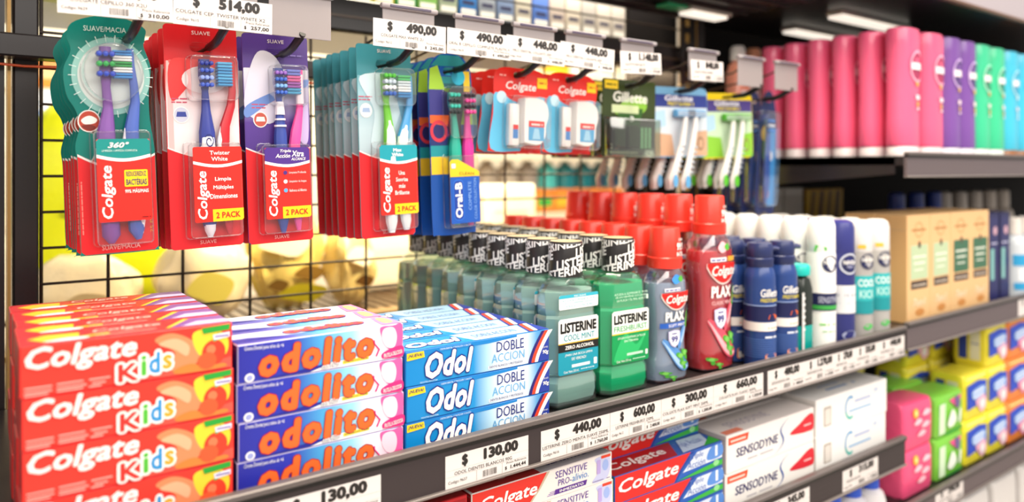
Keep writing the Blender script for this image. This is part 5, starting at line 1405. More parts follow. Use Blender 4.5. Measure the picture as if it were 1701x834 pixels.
HTW, HTH = 0.0925, 0.0305
hooks = [(0.1225, 'black display hook carrying the teal wavy packs', '490,00', 'COLGATE CEPILLO 360 x2u', '9629', '310,00', 0.1060),
         (0.1985, 'black display hook carrying the red and white packs', '514,00', 'COLGATE CEP. TWISTER WHITE x2', '9615', '257,00', 0.1985),
         (0.2745, 'black display hook carrying the purple packs, its holder without a tag', None, None, None, None, 0.2760),
         (0.4035, 'black display hook carrying the pale teal packs', '490,00', 'COLGATE MAX WHITE 2u', '9612', '245,00', 0.4020),
         (0.4950, 'black display hook carrying the navy and yellow packs', '490,00', 'ORAL B CEPILLO COMPLETE PLASTICA', '9618', '490,00', 0.4965),
         (0.5880, 'black display hook carrying floss cards beside the navy toothbrush packs', '448,00', 'HILO DENTAL COLGATE 25m', '9620', '448,00', 0.5820),
         (0.6780, 'black display hook carrying floss cards next to the dark green cards', '448,00', 'HILO DENTAL COLGATE 50m', '9621', '448,00', 0.6680),
         (0.8000, 'black display hook carrying the dark green blade cards', '1.148,00', 'GILLETTE REPUESTO', '9702', '574,00', 0.7690),
         (0.9180, 'black display hook carrying the blue topped razor cards', '848,00', 'GILLETTE PRESTOBARBA', '9705', '424,00', 0.9110),
         (1.0560, 'black display hook carrying the yellow topped razor cards', None, None, None, None, 1.0300),
         (1.1430, 'black display hook carrying the slim navy packs', None, None, None, None, 1.1300)]
for i, (x, lab, price, nm, code, ref, tx) in enumerate(hooks):
    hook(x, lab, True, tx - x)
    if price:
        t = price_tag(HTW, HTH, price, nm, code, ref, 'white price tag reading %s above the %s' % (price, ('teal wavy packs', 'red and white packs', '', 'pale teal packs', 'navy and yellow packs', 'floss cards by the navy packs', 'floss cards by the green cards', 'dark green blade cards', 'blue topped razor cards')[i]), 'hook price tags')
        t.location = (tx + 0.001, TY - (0.0, 0.0, 0, 0, 0, 0.001, 0.003, 0.0055, 0.007)[i], 1.4370); t.rotation_euler = (0, R((-1.2, 0.4, 0, 0.3, 0.6, 1.4, 2.6, -3.5, -3.0)[i]), R((0, 0, 0, 0, 0, -1, -3, 6, 8)[i]))
# ================================================================== PRICE TAGS ON THE RAILS
def rail_tag(x0, x1, z0, h, price, nm, code, ref, label, yf=0.600, group='shelf price tags'):
    t = price_tag(x1-x0, h, price, nm, code, ref, label, group)
    t.location = ((x0+x1)/2, yf-0.0006, z0)
ZT = 0.9990
rail_tag(0.196, 0.2945, ZT, 0.031, '130,00', 'ODOLITO FRUTILLA 50g', '9636', '2.600,00', 'price tag on the rail below the purple toothpaste boxes')
rail_tag(0.3612, 0.4595, ZT, 0.031, '130,00', 'ODOL DIENTES BLANCOS 90g', '9637', '1.444,44', 'price tag reading 130,00 below the blue striped toothpaste boxes')
rail_tag(0.4760, 0.5735, ZT, 0.031, '440,00', 'LISTERINE ZERO MENTA SUAVE 250ml', '9616', '1.760,00', 'price tag reading 440,00 below the pale teal mouthwash')
rail_tag(0.5740, 0.6565, ZT, 0.031, '600,00', 'LISTERINE FRESHBURST 250ml', '9612', '2.400,00', 'price tag reading 600,00 below the emerald mouthwash')
rail_tag(0.6570, 0.7515, ZT, 0.031, '300,00', 'COLGATE PLAX SOFT MINT 250ml', '9610', '1.200,00', 'price tag reading 300,00 below the small pale blue mouthwash')
rail_tag(0.7520, 0.8545, ZT, 0.031, '660,00', 'COLGATE PLAX CLASSIC 500ml', '9611', '1.320,00', 'price tag reading 660,00 below the tall red mouthwash')
for x0, x1, pr_, lb in ((0.8646, 0.949, '480,00', 'price tag reading 480,00 below the navy foam cans'), (0.949, 1.0265, '1.270,00', 'price tag reading 1.270,00 below the black and teal bottle'),
                        (1.0265, 1.084, '270,00', 'price tag reading 270,00 below the white spray cans'), (1.084, 1.152, '335,00', 'price tag reading 335,00 below the navy spray cans'),
                        (1.152, 1.236, '440,00', 'price tag reading 440,00 below the silver and teal cans')):
    rail_tag(x0, x1, ZT, 0.031, pr_, 'DESODORANTE 150ml', '9811', pr_, lb)
rail_tag(1.050, 1.152, 0.8195, 0.031, '315,00', 'SENSODYNE 90g', '9640', '3.500,00', 'price tag on the lower rail under the plain white boxes')
rail_tag(0.868, 0.963, 0.8195, 0.031, '345,00', 'SENSODYNE RAPIDO ALIVIO', '9641', '3.800,00', 'price tag on the lower rail under the white boxes with red swoosh')
rail_tag(1.345, 1.452, 0.711, 0.030, '290,00', 'TOALLAS FEMENINAS', '9911', '290,00', 'price tag on the rail below the green soft packs')
rail_tag(1.700, 1.800, 1.006, 0.034, '', '', '', '', 'blank white tag on the rail below the navy boxes of the far bay')

# ================================================================== FAR BAY: SHAMPOO
def shampoo(colr, dark, ring, dots, foot, W=0.066):
    root = empty('shampoo_bottle'); tag(root, '', 'shampoo')
    b = MB(); D, H = 0.046, 0.226
    pr = [(0.018, 0.93, 0.96), (0.022, 0.96, 0.98), (0.06, 0.95, 0.96), (0.11, 0.93, 0.93), (0.15, 0.96, 0.96), (0.20, 1.0, 1.0), (0.219, 1.0, 0.98), (0.2245, 0.97, 0.92), (0.226, 0.90, 0.80)]
    b.loft([se_sec(W*a, D*c, z, 2.3) for z, a, c in pr], (colr, 'gloss'))
    def f(u, v, e):
        k = 0.94 if v < 0.15 else 0.97
        return (u, -D/2*k*(max(0.0, 1-(abs(u)/(W/2*k))**2.3))**(1/2.3) - e - 0.0012, v)
    b.ring(f, 0.006, 0.158, 0.0200, 0.0238, ring, 3, 28, 1.2); b.disc(f, 0.006, 0.158, 0.0200, 0.0240, dark, 2)
    b.rect(f, -0.014, 0.028, 0.152, 0.164, '#F4E9EE', 4, 6)
    b.disc(f, 0.006, 0.128, 0.006, 0.005, dots, 3, 10); b.rect(f, 0.000, 0.018, 0.100, 0.108, '#F3DCE4', 3, 4); b.disc(f, 0.008, 0.092, 0.005, 0.005, dots, 3, 10)
    b.rect(f, 0.004, 0.014, 0.082, 0.086, '#F3DCE4', 3, 3)
    b.build('bottle', root, smooth=40)
    b = MB(); b.loft([se_sec(W*0.86, D*0.9, 0, 2.3), se_sec(W*0.90, D*0.94, 0.001, 2.3), se_sec(W*0.91, D*0.95, 0.0165, 2.3), se_sec(W*0.88, D*0.92, 0.018, 2.3)], (foot, 'gloss'))
    b.build('flip_cap', root, smooth=40)
    return Proto(root)
PK = shampoo('#F2628A', '#A8315C', '#F7A9C4', '#D8A85A', '#EADDE0', 0.076)
for k in range(6): PK.put((1.338, 0.652 + 0.0505*k, RUP + 0.0005), 'pink shampoo bottle on its cap, %s of the row at the shelf end' % (ORD[k] + (' bottle' if k == 0 else '')), 'pink shampoo bottles')
for k in range(3): PK.put((1.428, 0.652 + 0.0505*k, RUP + 0.0005), 'pink shampoo bottle on its cap, %s of the row beside the purple bottles' % (ORD[k] + (' bottle' if k == 0 else '')), 'pink shampoo bottles')
for cset, xs, nm in ((('#7A4FA0', '#43286E', '#C9A9E0', '#D8A85A', '#ECE4EE'), (1.503, 1.568), 'purple'), (('#3FC795', '#1F6E50', '#A5EED0', '#D8A05A', '#E4EEE8'), (1.636, 1.704), 'mint green'), (('#45BEDD', '#2E8FB8', '#A9E4F2', '#DDEFF4', '#9A6238'), (1.775, 1.848), 'sky blue'), (('#F08A3C', '#B5541E', '#F9CBA0', '#F3E0C4', '#E9E0D8'), (1.925,), 'orange')):
    P = shampoo(*cset)
    for j, x in enumerate(xs):
        for k in range(2):
            P.put((x, 0.652 + 0.0505*k, RUP + 0.0005), '%s shampoo bottle on its cap, %s of the %s row' % (nm, ORD[k] + (' bottle' if k == 0 else ''), ('first', 'second')[j] if len(xs) > 1 else 'only'), nm + ' shampoo bottles')

# ---- kraft boxes and their neighbours on the far bay's middle shelf
def kraft(labc, i):
    def fr_(b, fr, L, h):
        f = XF(fr, -L/2, 0, L, h)
        b.rrect(f, 0.14, 0.90, 0.40, 0.72, 0.02, labc, 2)
        b.fineprint(f, 0.24, 0.8, 0.60, 0.03, '#EEF2E4', 3, i); b.fineprint(f, 0.28, 0.76, 0.54, 0.03, '#EEF2E4', 3, i+4); b.fineprint(f, 0.3, 0.7, 0.48, 0.022, '#EEF2E4', 3, i+2)
        b.rect(f, 0.16, 0.88, 0.31, 0.385, '#4A3A34', 2); b.fineprint(f, 0.22, 0.82, 0.335, 0.028, '#CDBFAE', 3, i+3)
        b.disc(f, 0.52, 0.72, 0.06, 0.035, '#5A4A3A', 3)
        b.text(f, '7en1', 0.24, 0.78, 0.15, 0.22, '#F0DFC4', 3, bold=0.02, shear=0.2); b.disc(f, 0.54, 0.09, 0.20, 0.035, '#C98A4C', 2)
        b.fineprint(f, 0.2, 0.8, 0.85, 0.03, '#B07A42', 2, i); b.ring(f, 0.5, 0.86, 0.16, 0.18, '#C08A50', 2, 20, 0.4)
    def tp_(b, tp, L, d):
        b.rect(XF(tp, -L/2, 0, L, d), 0.03, 0.97, 0.05, 0.95, '#E0B57E', 1)
    return Proto(carton('kraft_box', '', 'box', 0.0795, 0.186, 0.055, '#E3B985', fr_, tp_, '#D9AB74'))
pale = kraft('#B9CBA6', 1); deep = kraft('#3F6B52', 5)
for i in range(4):
    P = pale if i < 2 else deep
    for k in range(2):
        P.put((1.305 + 0.0405 + 0.0815*i - 0.012, 0.622 + 0.0575*k, RSH + 0.0005), 'kraft box with %s label, %s box %s' % (('pale green', 'dark green')[i > 1], ('front', 'second')[k], ('at the shelf end', 'between a pale and a dark labelled one', 'next to the pale labelled boxes', 'next to the navy boxes')[i]), 'kraft boxes', random.uniform(-0.02, 0.02))
def nb_front(b, fr, L, h):
    f = XF(fr, -L/2, 0, L, h)
    b.rect(f, 0.1, 0.9, 0.05, 0.95, '#2A2C60', 1); b.rect(f, 0.15, 0.5, 0.25, 0.60, '#7FB8B4', 2); b.disc(f, 0.6, 0.8, 0.2, 0.05, '#C9A0B0', 2); b.fineprint(f, 0.2, 0.8, 0.65, 0.03, '#C9C9E4', 2, 3)
def nb_top(b, tp, L, d): b.rect(XF(tp, -L/2, 0, L, d), 0.1, 0.9, 0.1, 0.9, '#2E3068', 1)
P = Proto(carton('cosmetic_box', '', 'box', 0.046, 0.178, 0.045, '#232552', nb_front, nb_top, '#1B1D44'))
for k in range(2): P.put((1.652 + 0.052*k, 0.625, RSH + 0.0005), 'tall navy box beside the kraft boxes, %s' % ('touching the dark green labelled one' if k == 0 else 'next to the clear bottles'), 'navy boxes')
def clear_bottle(bandc, capc, H=0.165, r=0.024, body='#C6CDD6'):
    root = empty('lotion_bottle'); tag(root, '', 'bottle')
    b = MB(); b.lathe([(r-0.003, 0), (r, 0.003), (r, H*0.66), (r*0.85, H*0.74), (r*0.45, H*0.79)], (body, 'gloss'), n=24)
    f = cyl(r)
    b.rect(f, -0.030, 0.034, H*0.40, H*0.54, bandc, 1, 14); b.rect(f, -0.028, 0.030, H*0.10, H*0.19, bandc, 1, 14); b.rect(f, -0.02, 0.026, H*0.22, H*0.37, '#E6EAF0', 1, 12)
    b.build('bottle', root)
    b = MB(); b.lathe([(r*0.44, H*0.785), (r*0.62, H*0.79), (r*0.60, H*0.98), (r*0.4, H), (0, H)], (capc, 'plastic'), n=20, caps=False); b.build('cap', root)
    return Proto(root)
P = clear_bottle('#2F9AD0', '#E6DED8')
for k in range(4): P.put((1.765 + 0.054*k, 0.632, RSH + 0.0005), 'clear lotion bottle with sky blue bands, %s from the navy boxes' % ORD[k].replace('front', 'first'), 'clear lotion bottles')
P = clear_bottle('#D8D8E4', '#1F3FA0', 0.215, 0.027, '#D9D6D2')
xs = [1.615, 1.70, 1.785]
for k, x in enumerate(xs): P.put((x, 0.80, RSH + 0.0005), 'tall pale bottle with blue cap behind the kraft boxes, %s from the upright' % ORD[k].replace('front', 'first'), 'blue capped bottles behind the boxes')
P = clear_bottle('#C9BFB6', '#CFC4BA', 0.212, 0.030, '#B7ADA4')
for k in range(5): P.put((1.90 + 0.085*k, 0.83, RSH + 0.0005), 'tall pale bottle with pale cap behind the clear lotion bottles, %s in line' % ORD[k].replace('front', 'first'), 'pale bottles at the back')
# back of the near bay, behind the spray cans
def wb_front(b, fr, L, h):
    f = XF(fr, -L/2, 0, L, h); b.rect(f, 0.1, 0.9, 0.4, 0.6, '#B9B6B4', 1); b.rect(f, 0.02, 0.98, 0.93, 0.99, '#E6E4E0', 1)
def wb_top(b, tp, L, d): b.rect(XF(tp, -L/2, 0, L, d), 0.1, 0.9, 0.1, 0.9, '#E2DEDA', 1)
P = Proto(carton('refill_box', '', 'box', 0.068, 0.226, 0.05, '#CFCBC6', wb_front, wb_top, '#B9B4AE'))
for k in range(2): P.put((1.362 + 0.073*k, 0.93, RSH + 0.0005), 'grey white box at the back behind the spray cans, %s' % ('nearer the blue capped row' if k else 'nearer the red caps'), 'grey white boxes')
def yb_front(b, fr, L, h):
    f = XF(fr, -L/2, 0, L, h); b.rect(f, 0.02, 0.98, 0.02, 0.98, '#D2A81E', 1)
    for q in range(4): b.poly(f, [(0.05+0.22*q, 0.6), (0.18+0.22*q, 0.6), (0.27+0.22*q, 0.98), (0.14+0.22*q, 0.98)], '#6A4A12' if q % 2 else '#8A6A14', 2)
P = Proto(carton('yellow_box', '', 'box', 0.15, 0.222, 0.05, '#C79A1A', yb_front, wb_top, '#8A6A14'))
P.put((1.555, 0.93, RSH + 0.0005), 'yellow and black box at the back behind the white spray caps')

# ---- soft packs on the far bay's lower shelf
def soft_pack(name, label, cat, w, d, h, base, art, side=None):
    b = MB(); n = 10
    secs = []
    for z, k in ((0.0, 0.80), (h*0.02, 0.93), (h*0.12, 1.0), (h*0.5, 1.03), (h*0.88, 1.0), (h*0.98, 0.93), (h, 0.80)):
        secs.append(se_sec(w*min(1, 0.97+0.03*k), d*k, z, 9.0, 44))
    b.loft(secs, (base, 'bag'))
    def f(u, v, e):
        t = v/h
        k = 0.80 + 0.24*math.sin(math.pi*max(0.0, min(1.0, t)))**0.35
        return (u, -d/2*k - 0.0012 - e*3, v)
    art(b, f, w, h)
    if side:
        g = lambda u, v, e: (-w/2*1.012 - e*3, u, v)
        b.rect(g, -d*0.30, -d*0.02, h*0.14, h*0.84, side[0], 1); b.rect(g, d*0.06, d*0.30, h*0.14, h*0.84, side[1], 1); b.fineprint(g, -d*0.27, -d*0.05, h*0.5, h*0.05, '#8A8AA8', 2, 3)
    return tag(b.build(name, smooth=50), label, cat)
def pad_art(field, swirl):
    def art(b, f, w, h):
        x = w/2*0.92
        b.poly(f, [(-x, h*0.24), (x, h*0.34), (x, h*0.78), (0.2*x, h*0.84), (-x, h*0.78)], field, 1)
        b.poly(f, smoothpts([(-0.6*x,h*0.62),(0.2*x,h*0.70),(0.8*x,h*0.66),(0.6*x,h*0.48),(-0.4*x,h*0.44)]), '#8FB4EA', 2)
        for q in range(2): b.poly(f, [(-0.5*x, h*(0.62-0.1*q)), (0.6*x, h*(0.66-0.1*q)), (0.6*x, h*(0.62-0.1*q)), (-0.5*x, h*(0.58-0.1*q))], '#EAF0FB', 3)
        b.poly(f, smoothpts([(-0.2*x,h*0.40),(0.7*x,h*0.48),(0.9*x,h*0.20),(0.5*x,h*0.10),(0.1*x,h*0.24)]), swirl, 2)
        b.poly(f, smoothpts([(0.2*x,h*0.36),(0.6*x,h*0.40),(0.7*x,h*0.24),(0.4*x,h*0.18)]), '#F6F2F4', 3)
        b.rect(f, -x, x, h*0.90, h*0.93, '#F4E79A', 1)
    return art
def pink_art(b, f, w, h):
    x = w/2*0.84
    for k, (cx, cz) in enumerate(((-0.2, 0.55), (0.4, 0.45), (0.1, 0.28), (0.5, 0.70))):
        b.poly(f, smoothpts([(cx*x-0.014, h*cz), (cx*x, h*(cz+0.10)), (cx*x+0.016, h*(cz+0.04)), (cx*x+0.004, h*(cz-0.03))]), '#F9C4D2', 1)
    b.disc(f, -0.35*x, h*0.78, 0.009, 0.008, '#F0B83C', 2); b.disc(f, -0.35*x, h*0.78, 0.004, 0.004, '#F7E39A', 3)
def green_art(b, f, w, h):
    x = w/2*0.86
    b.poly(f, [(-x, h*0.10), (-0.5*x, h*0.10), (-0.5*x, h*0.82), (-x, h*0.82)], '#D9F0D0', 1)
    b.poly(f, [(-0.2*x, h*0.86), (0.9*x, h*0.90), (0.5*x, h*0.58)], '#E4578E', 2); b.disc(f, 0.45*x, h*0.76, 0.010, 0.011, '#6A5A8A', 3)
    b.poly(f, smoothpts([(-0.4*x,h*0.30),(0.0,h*0.62),(0.35*x,h*0.36),(0.0,h*0.20)]), '#F1F7EC', 2)
    b.poly(f, smoothpts([(0.6*x,h*0.55),(0.75*x,h*0.56),(0.7*x,h*0.28),(0.55*x,h*0.28)]), '#F1F7EC', 2)
    b.poly(f, [(-0.4*x, h*0.02), (x, h*0.04), (x, h*0.12), (-0.4*x, h*0.10)], '#3FB54A', 2)
pinkp = Proto(soft_pack('sanitary_pad_pack', '', 'soft pack', 0.105, 0.062, 0.080, '#EE5583', pink_art))
greenp = Proto(soft_pack('sanitary_pad_pack', '', 'soft pack', 0.108, 0.066, 0.076, '#7CC845', green_art, ('#D9F0D0', '#5FB53C')))
yellow = Proto(soft_pack('sanitary_pad_pack', '', 'soft pack', 0.092, 0.066, 0.086, '#EFE03A', pad_art('#2A4BC0', '#F3B6CC'), ('#E6E2C8', '#2B3F96')))
orange = Proto(soft_pack('sanitary_pad_pack', '', 'soft pack', 0.096, 0.066, 0.086, '#F08A3E', pad_art('#2E4FC4', '#F48FB4')))
TW = {0: 'lower', 1: 'upper', 2: 'topmost'}
for z in range(2): pinkp.put((1.332, 0.652, RLOW + 0.0005 + 0.0806*z), '%s of two stacked pink soft packs by the end of the white toothpaste shelf' % TW[z], 'pink soft packs')
for r in range(2):
    for z in range(2): greenp.put((1.455, 0.655 + 0.070*r, RLOW + 0.0005 + 0.0768*z), '%s pale green soft pack of the %s stack' % (TW[z], ORD[r]), 'green soft packs')
for j, (x, P, cn) in enumerate(((1.562, yellow, 'yellow and blue'), (1.660, yellow, 'yellow and blue'), (1.762, orange, 'orange and blue'), (1.864, orange, 'orange and blue'), (1.966, orange, 'orange and blue'), (2.07, orange, 'orange and blue'))):
    for z in range(2 if j == 0 else 3 if j < 3 else 3):
        if j == 0 and z == 2: continue
        P.put((x, 0.655, RLOW + 0.0005 + 0.0866*z), '%s %s soft pack of the %s stack from the green packs' % (TW[z], cn, ORD[j].replace('front', 'first')), cn + ' soft packs')
for j, x in enumerate((1.42, 1.52, 1.62, 1.72)):
    for z in range(3):
        if z < 2 and j > 0: pass
        yellow.put((x + 0.01*j, 0.748 + 0.0*j, RLOW + 0.0005 + 0.0866*z) if j else (1.40, 0.81, RLOW + 0.0005 + 0.0866*z), '%s yellow and blue soft pack in the rear row, %s stack along' % (TW[z], ORD[j].replace('front', 'first')), 'yellow soft packs at the back')
redp = Proto(soft_pack('sanitary_pad_pack', '', 'soft pack', 0.100, 0.066, 0.090, '#D83A5E', pad_art('#8A2A5A', '#F6B0C0')))
for j, x in enumerate((1.86, 1.97, 2.08, 2.19)):
    for z in range(3):
        redp.put((x, 0.745, RLOW + 0.0005 + 0.0908*z), '%s crimson soft pack in the rear row, %s stack along' % (TW[z], ORD[j].replace('front', 'first')), 'crimson soft packs at the back')

# ---- bottom shelves, only their tops come into view
P = clear_bottle('#4F6FC0', '#2A55C8', 0.150, 0.026, '#E4E0E2')
for k, x in enumerate((1.085, 1.145, 1.200)): P.put((x, 0.640, 0.6605), 'white bottle with bright blue cap on the bottom shelf, %s along' % ORD[k].replace('front', 'first'), 'blue capped bottles on the bottom shelf')
def plain_art(b, f, w, h):
    b.poly(f, smoothpts([(-0.02,h*0.4),(0.0,h*0.55),(0.02,h*0.45),(0.01,h*0.35)]), '#C9CFD4', 1)
whitep = Proto(soft_pack('tissue_pack', '', 'soft pack', 0.11, 0.075, 0.13, '#DCD8D6', plain_art))
for k in range(5): whitep.put((1.56 + 0.132*k, 0.655, 0.5505), 'soft white pack on the bottom shelf of the far bay, %s along' % ORD[k].replace('front', 'first'), 'soft white packs')

# ================================================================== SEEN THROUGH THE GRID
def bag(name, label, cat, cx, cy, z0, w, d, h, colr, patches, seed, kind='bag', p=3.0, amp=0.10):
    """crumpled plastic bag: a lumpy closed body"""
    rnd = random.Random(seed); ph = [rnd.uniform(0, 6.28) for _ in range(8)]
    b = MB(); secs = []; n = 40
    for i in range(13):
        t = i/12.0
        k = (math.sin(math.pi*(0.06+0.88*t)))**0.45
        sec = []
        for j, (x, y, z) in enumerate(se_sec(w*k, d*k, 0, p, n)):
            a = 2*math.pi*j/n
            q = 1 + amp*(0.5*math.sin(5*a+ph[0]+3*t) + 0.4*math.sin(9*a+ph[1]-7*t) + 0.35*math.sin(11*t+ph[2]+2*a) + 0.3*math.sin(17*a+ph[3]+9*t))
            sec.append((x*q, y*q, h*t + amp*0.25*h*math.sin(4*a+ph[4])*t))
        secs.append(sec)
    zmin = min(pt[2] for s_ in secs for pt in s_)
    secs = [[(x, y, max(0.0, z)) for x, y, z in s_] for s_ in secs]
    b.loft(secs, (colr, kind))
    for (u, v, rx, rz, c) in patches:
        def f(uu, vv, e): 
            t = max(0.02, min(0.98, vv/h)); k = (math.sin(math.pi*(0.06+0.88*t)))**0.45
            return (uu, -d/2*k*1.10 - 0.004, vv)
        b.poly(f, smoothpts([(u-rx, v), (u-rx*0.2, v+rz), (u+rx, v+rz*0.3), (u+rx*0.5, v-rz), (u-rx*0.4, v-rz*0.6)]), c, 1)
    o = b.build(name, smooth=60); o.location = (cx, cy, z0)
    return tag(o, label, cat)
BZ = SHELF + 0.0016
bag('lime_bag', 'big lime yellow bag beyond the grid behind the teal packs', 'bag', 0.20, 1.60, BZ, 0.30, 0.13, 0.40, '#DCE61C', [(0.02, 0.2, 0.08, 0.03, '#E6EC4A')], 1, 'bag', 6.0, 0.02)
bag('cream_bag', 'crumpled cream bag below the lime bag, beside the post', 'bag', 0.155, 1.44, BZ, 0.17, 0.10, 0.125, '#F3E2BC', [(0.0, 0.05, 0.04, 0.02, '#D8C090')], 2)
bag('cream_bag', 'crumpled cream bag under the red packs beyond the grid', 'bag', 0.345, 1.435, BZ, 0.16, 0.10, 0.150, '#F5E4BE', [(0.0, 0.06, 0.04, 0.03, '#E8DC6A')], 3)
bag('yellow_bag', 'crumpled cream and yellow bag with dark patches beyond the grid', 'bag', 0.505, 1.46, BZ, 0.13, 0.11, 0.225, '#EAD37A', [(-0.02, 0.13, 0.05, 0.025, '#F6EBCB'), (0.03, 0.07, 0.03, 0.015, '#8A6A2E'), (-0.03, 0.05, 0.02, 0.012, '#7A5C28'), (0.02, 0.03, 0.05, 0.02, '#D9D02E')], 4, 'bag', 3.0, 0.16)  # the dark brown marks are flat coloured patches
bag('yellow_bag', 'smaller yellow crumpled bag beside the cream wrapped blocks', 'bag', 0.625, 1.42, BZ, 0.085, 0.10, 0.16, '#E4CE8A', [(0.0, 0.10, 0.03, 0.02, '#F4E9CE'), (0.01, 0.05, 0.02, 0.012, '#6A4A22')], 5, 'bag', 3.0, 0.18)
def block_art(b, f, w, h):
    b.rect(f, -w*0.42, w*0.40, h*0.12, h*0.40, '#F6E9CC', 1); b.fineprint(f, -w*0.3, w*0.3, h*0.7, h*0.03, '#EBD9AE', 1, 4)
P = Proto(soft_pack('wrapped_block', '', 'wrapped pack', 0.168, 0.10, 0.235, '#FBF0D8', block_art))
for k in range(3): P.put((0.765 + 0.172*k, 1.565, BZ), 'cream wrapped block beyond the grid, %s from the crumpled bags' % ORD[k].replace('front', 'first'), 'cream wrapped blocks')

# goods of the next aisle, on the shelves of the gondola opposite
def aisle_shelf(z, label):
    root = empty('aisle_shelf', (1.2, 2.42, z)); tag(root, label, 'shelf')
    b = MB(); b.box(-1.8, 2.6, 0.0, 0.5, -0.03, 0.0, ('#CFC4B2', 'plastic'), 0.003); b.build('shelf_plate', root)
    b = MB(); b.box(-1.8, 2.6, -0.012, 0.0, -0.035, 0.008, ('#E9DEC6', 'plastic'), 0.002); b.build('price_rail', root)
for z, lb in ((1.115, 'shelf of the gondola across the next aisle, under the orange and green packs'), (1.375, 'shelf of the gondola across the next aisle, under the white cartons'), (1.70, 'high shelf of the gondola across the next aisle')): aisle_shelf(z, lb)
def aisle_box(x, z, w, h, c, band, label, name='carton', cat='box', d=0.16):
    root = empty(name, (x, 2.46, z + 0.0006)); tag(root, label, cat)
    b = MB(); b.box(-w/2, w/2, 0, d, 0, h, c, 0.004, 2); b.build('box', root)
    b = MB(); f = front(0.0); b.rrect(f, -w*0.40, w*0.40, h*0.30, h*0.62, min(w, h)*0.05, band, 2); b.fineprint(f, -w*0.3, w*0.3, h*0.72, h*0.06, band, 2, int(x*100)); b.build('label', root)
def aisle_bottle(x, z, r, h, c, capc, label):
    root = empty('bottle', (x, 2.50, z + 0.0006)); tag(root, label, 'bottle')
    b = MB(); b.lathe([(r-0.004, 0), (r, 0.004), (r, h*0.66), (r*0.5, h*0.80), (r*0.4, h*0.86)], (c, 'plastic'), n=20); b.build('bottle', root)
    b = MB(); b.lathe([(r*0.45, h*0.85), (r*0.48, h*0.98), (0, h)], (capc, 'plastic'), n=16, caps=False); b.build('cap', root)
# windows of view: beside the post
aisle_box(0.14, 1.70, 0.20, 0.24, '#F2F0EC', '#B9D2EA', 'white carton high across the aisle, beside the slotted post')
aisle_box(0.36, 1.70, 0.20, 0.22, '#EDEBEA', '#A9C8E6', 'white carton high across the aisle, behind the first price tag')
aisle_box(0.20, 1.5320, 0.20, 0.09, '#E98A3A', '#F4C08A', 'orange carton across the aisle seen beside the post')
aisle_box(0.17, 1.376, 0.15, 0.15, '#E6E9F2', '#8FB0E0', 'white and blue carton under the orange one across the aisle')
aisle_box(0.20, 1.5272, 0.24, 0.003, '#D9CDB8', '#D9CDB8', 'thin cardboard sheet between the orange and white cartons')
for k, (c, bnd, nm) in enumerate((('#F2DDE6', '#7A8FD8', 'pale pink'), ('#E6E4F2', '#5A6FD0', 'white and violet'), ('#F6F0EC', '#D86A8A', 'white and rose'), ('#DDE4F4', '#6A86D8', 'pale blue'), ('#F7F2EE', '#E0B0C0', 'cream'))):
    aisle_box(0.98 + 0.13*k, 1.70, 0.12, 0.20, c, bnd, '%s pack high across the aisle, seen between the hanging packs' % nm, 'pack', 'pack')
for k, (c, bnd, nm) in enumerate((('#F6EBC8', '#F2C22E', 'cream and yellow'), ('#FBF8F0', '#F6E7B0', 'white'), ('#F4C92E', '#E88A2E', 'yellow'), ('#FBF8F2', '#E8E0D0', 'plain white'), ('#FAF4E4', '#E8D8B0', 'ivory'), ('#F6F2EE', '#C9D2E4', 'white and grey'))):
    aisle_box(1.72 + 0.16*k, 1.70, 0.15, 0.16, c, bnd, '%s carton high across the aisle above the floss cards' % nm)
for k, (c, bnd, nm, h) in enumerate((('#7A86B8', '#E8C25A', 'slate blue', 0.13), ('#E9DCC0', '#8F86C8', 'beige and violet', 0.15), ('#C9B8D8', '#F4EAD8', 'lilac', 0.13), ('#FFFDF8', '#A9B2E2', 'bright white', 0.18), ('#FDFBF8', '#7A86D0', 'white with violet band', 0.15), ('#E29A3E', '#D8862E', 'orange kraft', 0.15), ('#DE923A', '#C87A28', 'dark orange', 0.15))):
    aisle_box(1.68 + 0.115*k, 1.375, 0.11, h, c, bnd, '%s carton across the aisle, in the gap under the floss cards' % nm)
for k, (c, capc, nm) in enumerate((('#A89A8C', '#CFC4B8', 'taupe'), ('#B3A698', '#D8CEC2', 'greige'), ('#9C9088', '#C9BEB4', 'grey brown'), ('#4FB8B8', '#CFE4E2', 'light teal'), ('#1F7A86', '#C9D8DC', 'dark teal'), ('#17707C', '#BFD0D4', 'deep teal'), ('#1A6670', '#B9CCD0', 'petrol'))):
    aisle_bottle(1.70 + 0.105*k, 1.115+0.105, 0.045, 0.13, c, capc, '%s bottle across the aisle under the white cartons' % nm)
for k in range(8):
    c = ('#3FB54A', '#F2803A')[k % 2]
    aisle_box(1.66 + 0.105*k, 1.115, 0.10, 0.104, '#F08A3A', '#4CB84E' if k < 4 else '#F2C23A', 'orange pack with %s band across the aisle, %s in line' % ('green' if k < 4 else 'yellow', ORD[k].replace('front', 'first')), 'pack', 'pack')

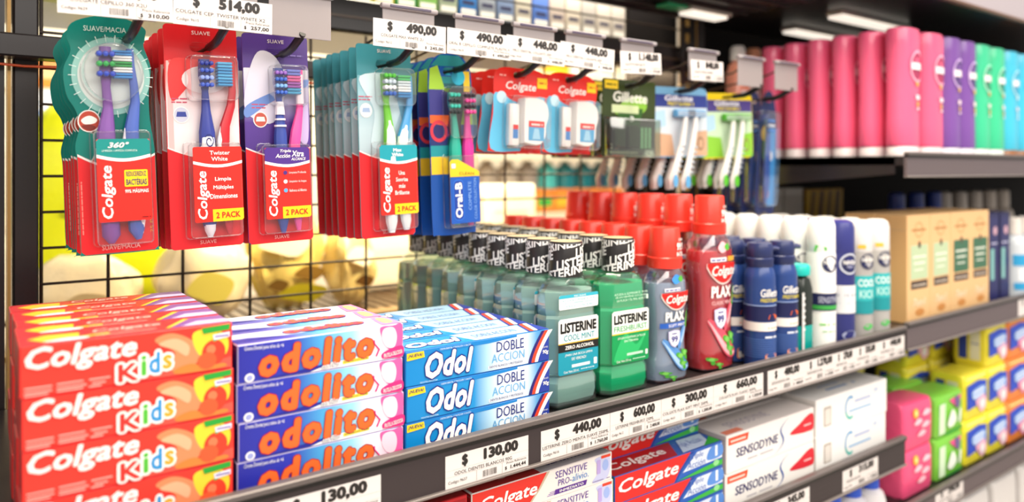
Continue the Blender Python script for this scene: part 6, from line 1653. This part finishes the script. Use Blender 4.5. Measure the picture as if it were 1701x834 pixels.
# small bright packs along the shelf beyond the beam
cols = ['#6A55A8', '#E8D84A', '#DDE26A', '#E9E24E', '#5AB86A', '#8FC86A', '#A8B8A0', '#3F7FC8', '#9AA2B0', '#7F93B8', '#C9C2B4', '#5A7FD0', '#C9BBB2', '#D8CDBE', '#B8B2AC', '#CFC6BC', '#C4BCB4']
def small_pack(c, i):
    root = empty('sachet_box', (0.42 + 0.0405*i, 1.090, 1.5602)); tag(root, '%s small pack along the shelf beyond the beam, %s from the price holders end' % ({'#6A55A8': 'violet', '#4F8FD0': 'blue', '#5A7FD0': 'periwinkle', '#5AB86A': 'green', '#8FC86A': 'light green'}.get(c, 'yellow' if c in ('#E8D84A', '#DDE26A', '#E9E24E') else 'pale'), ['first', 'second', 'third', 'fourth', 'fifth', 'sixth', 'seventh', 'eighth', 'ninth', 'tenth', 'eleventh', 'twelfth', 'thirteenth', 'fourteenth', 'fifteenth', 'sixteenth', 'seventeenth', 'eighteenth', 'nineteenth'][i]), 'pack', 'small packs beyond the beam')
    b = MB(); b.box(-0.019, 0.019, 0, 0.06, 0, 0.10, c, 0.003, 2); b.build('box', root)
    b = MB(); b.rect(front(0.0), -0.015, 0.015, 0.012, 0.022, '#F4F2EE', 2); b.rect(front(0.0), -0.012, 0.012, 0.030, 0.036, '#3A3A5A', 2); b.build('label', root)
for i, c in enumerate(cols): small_pack(c, i)
# tall bottles at the back corner of the shampoo shelf, above the razor cards
for x, c, capc, nm in ((1.292, '#E8967E', '#F4EFEC', 'coral'), (1.345, '#EFE6E0', '#F2A884', 'cream'), (1.402, '#EBCB2E', '#E8C838', 'yellow')):
    root = empty('lotion_bottle', (x, 0.968, RUP + 0.0005)); tag(root, 'tall %s bottle at the back corner of the shampoo shelf' % nm, 'bottle', 'tall bottles behind the pink shampoo')
    b = MB(); b.loft([se_sec(0.044, 0.036, 0, 3), se_sec(0.049, 0.040, 0.004, 3), se_sec(0.049, 0.040, 0.175, 3), se_sec(0.036, 0.034, 0.195, 2.4), se_sec(0.020, 0.020, 0.203, 2)], (c, 'gloss'))
    b.rrect(front(-0.0215), -0.017, 0.017, 0.05, 0.14, 0.004, WHITE if nm != 'yellow' else '#D9A81E', 1)
    b.build('bottle', root, smooth=40)
    b = MB(); b.lathe([(0.011, 0.202), (0.0165, 0.204), (0.0155, 0.228), (0.012, 0.234), (0.0, 0.235)], (capc, 'plastic'), n=20, caps=False); b.build('cap', root)
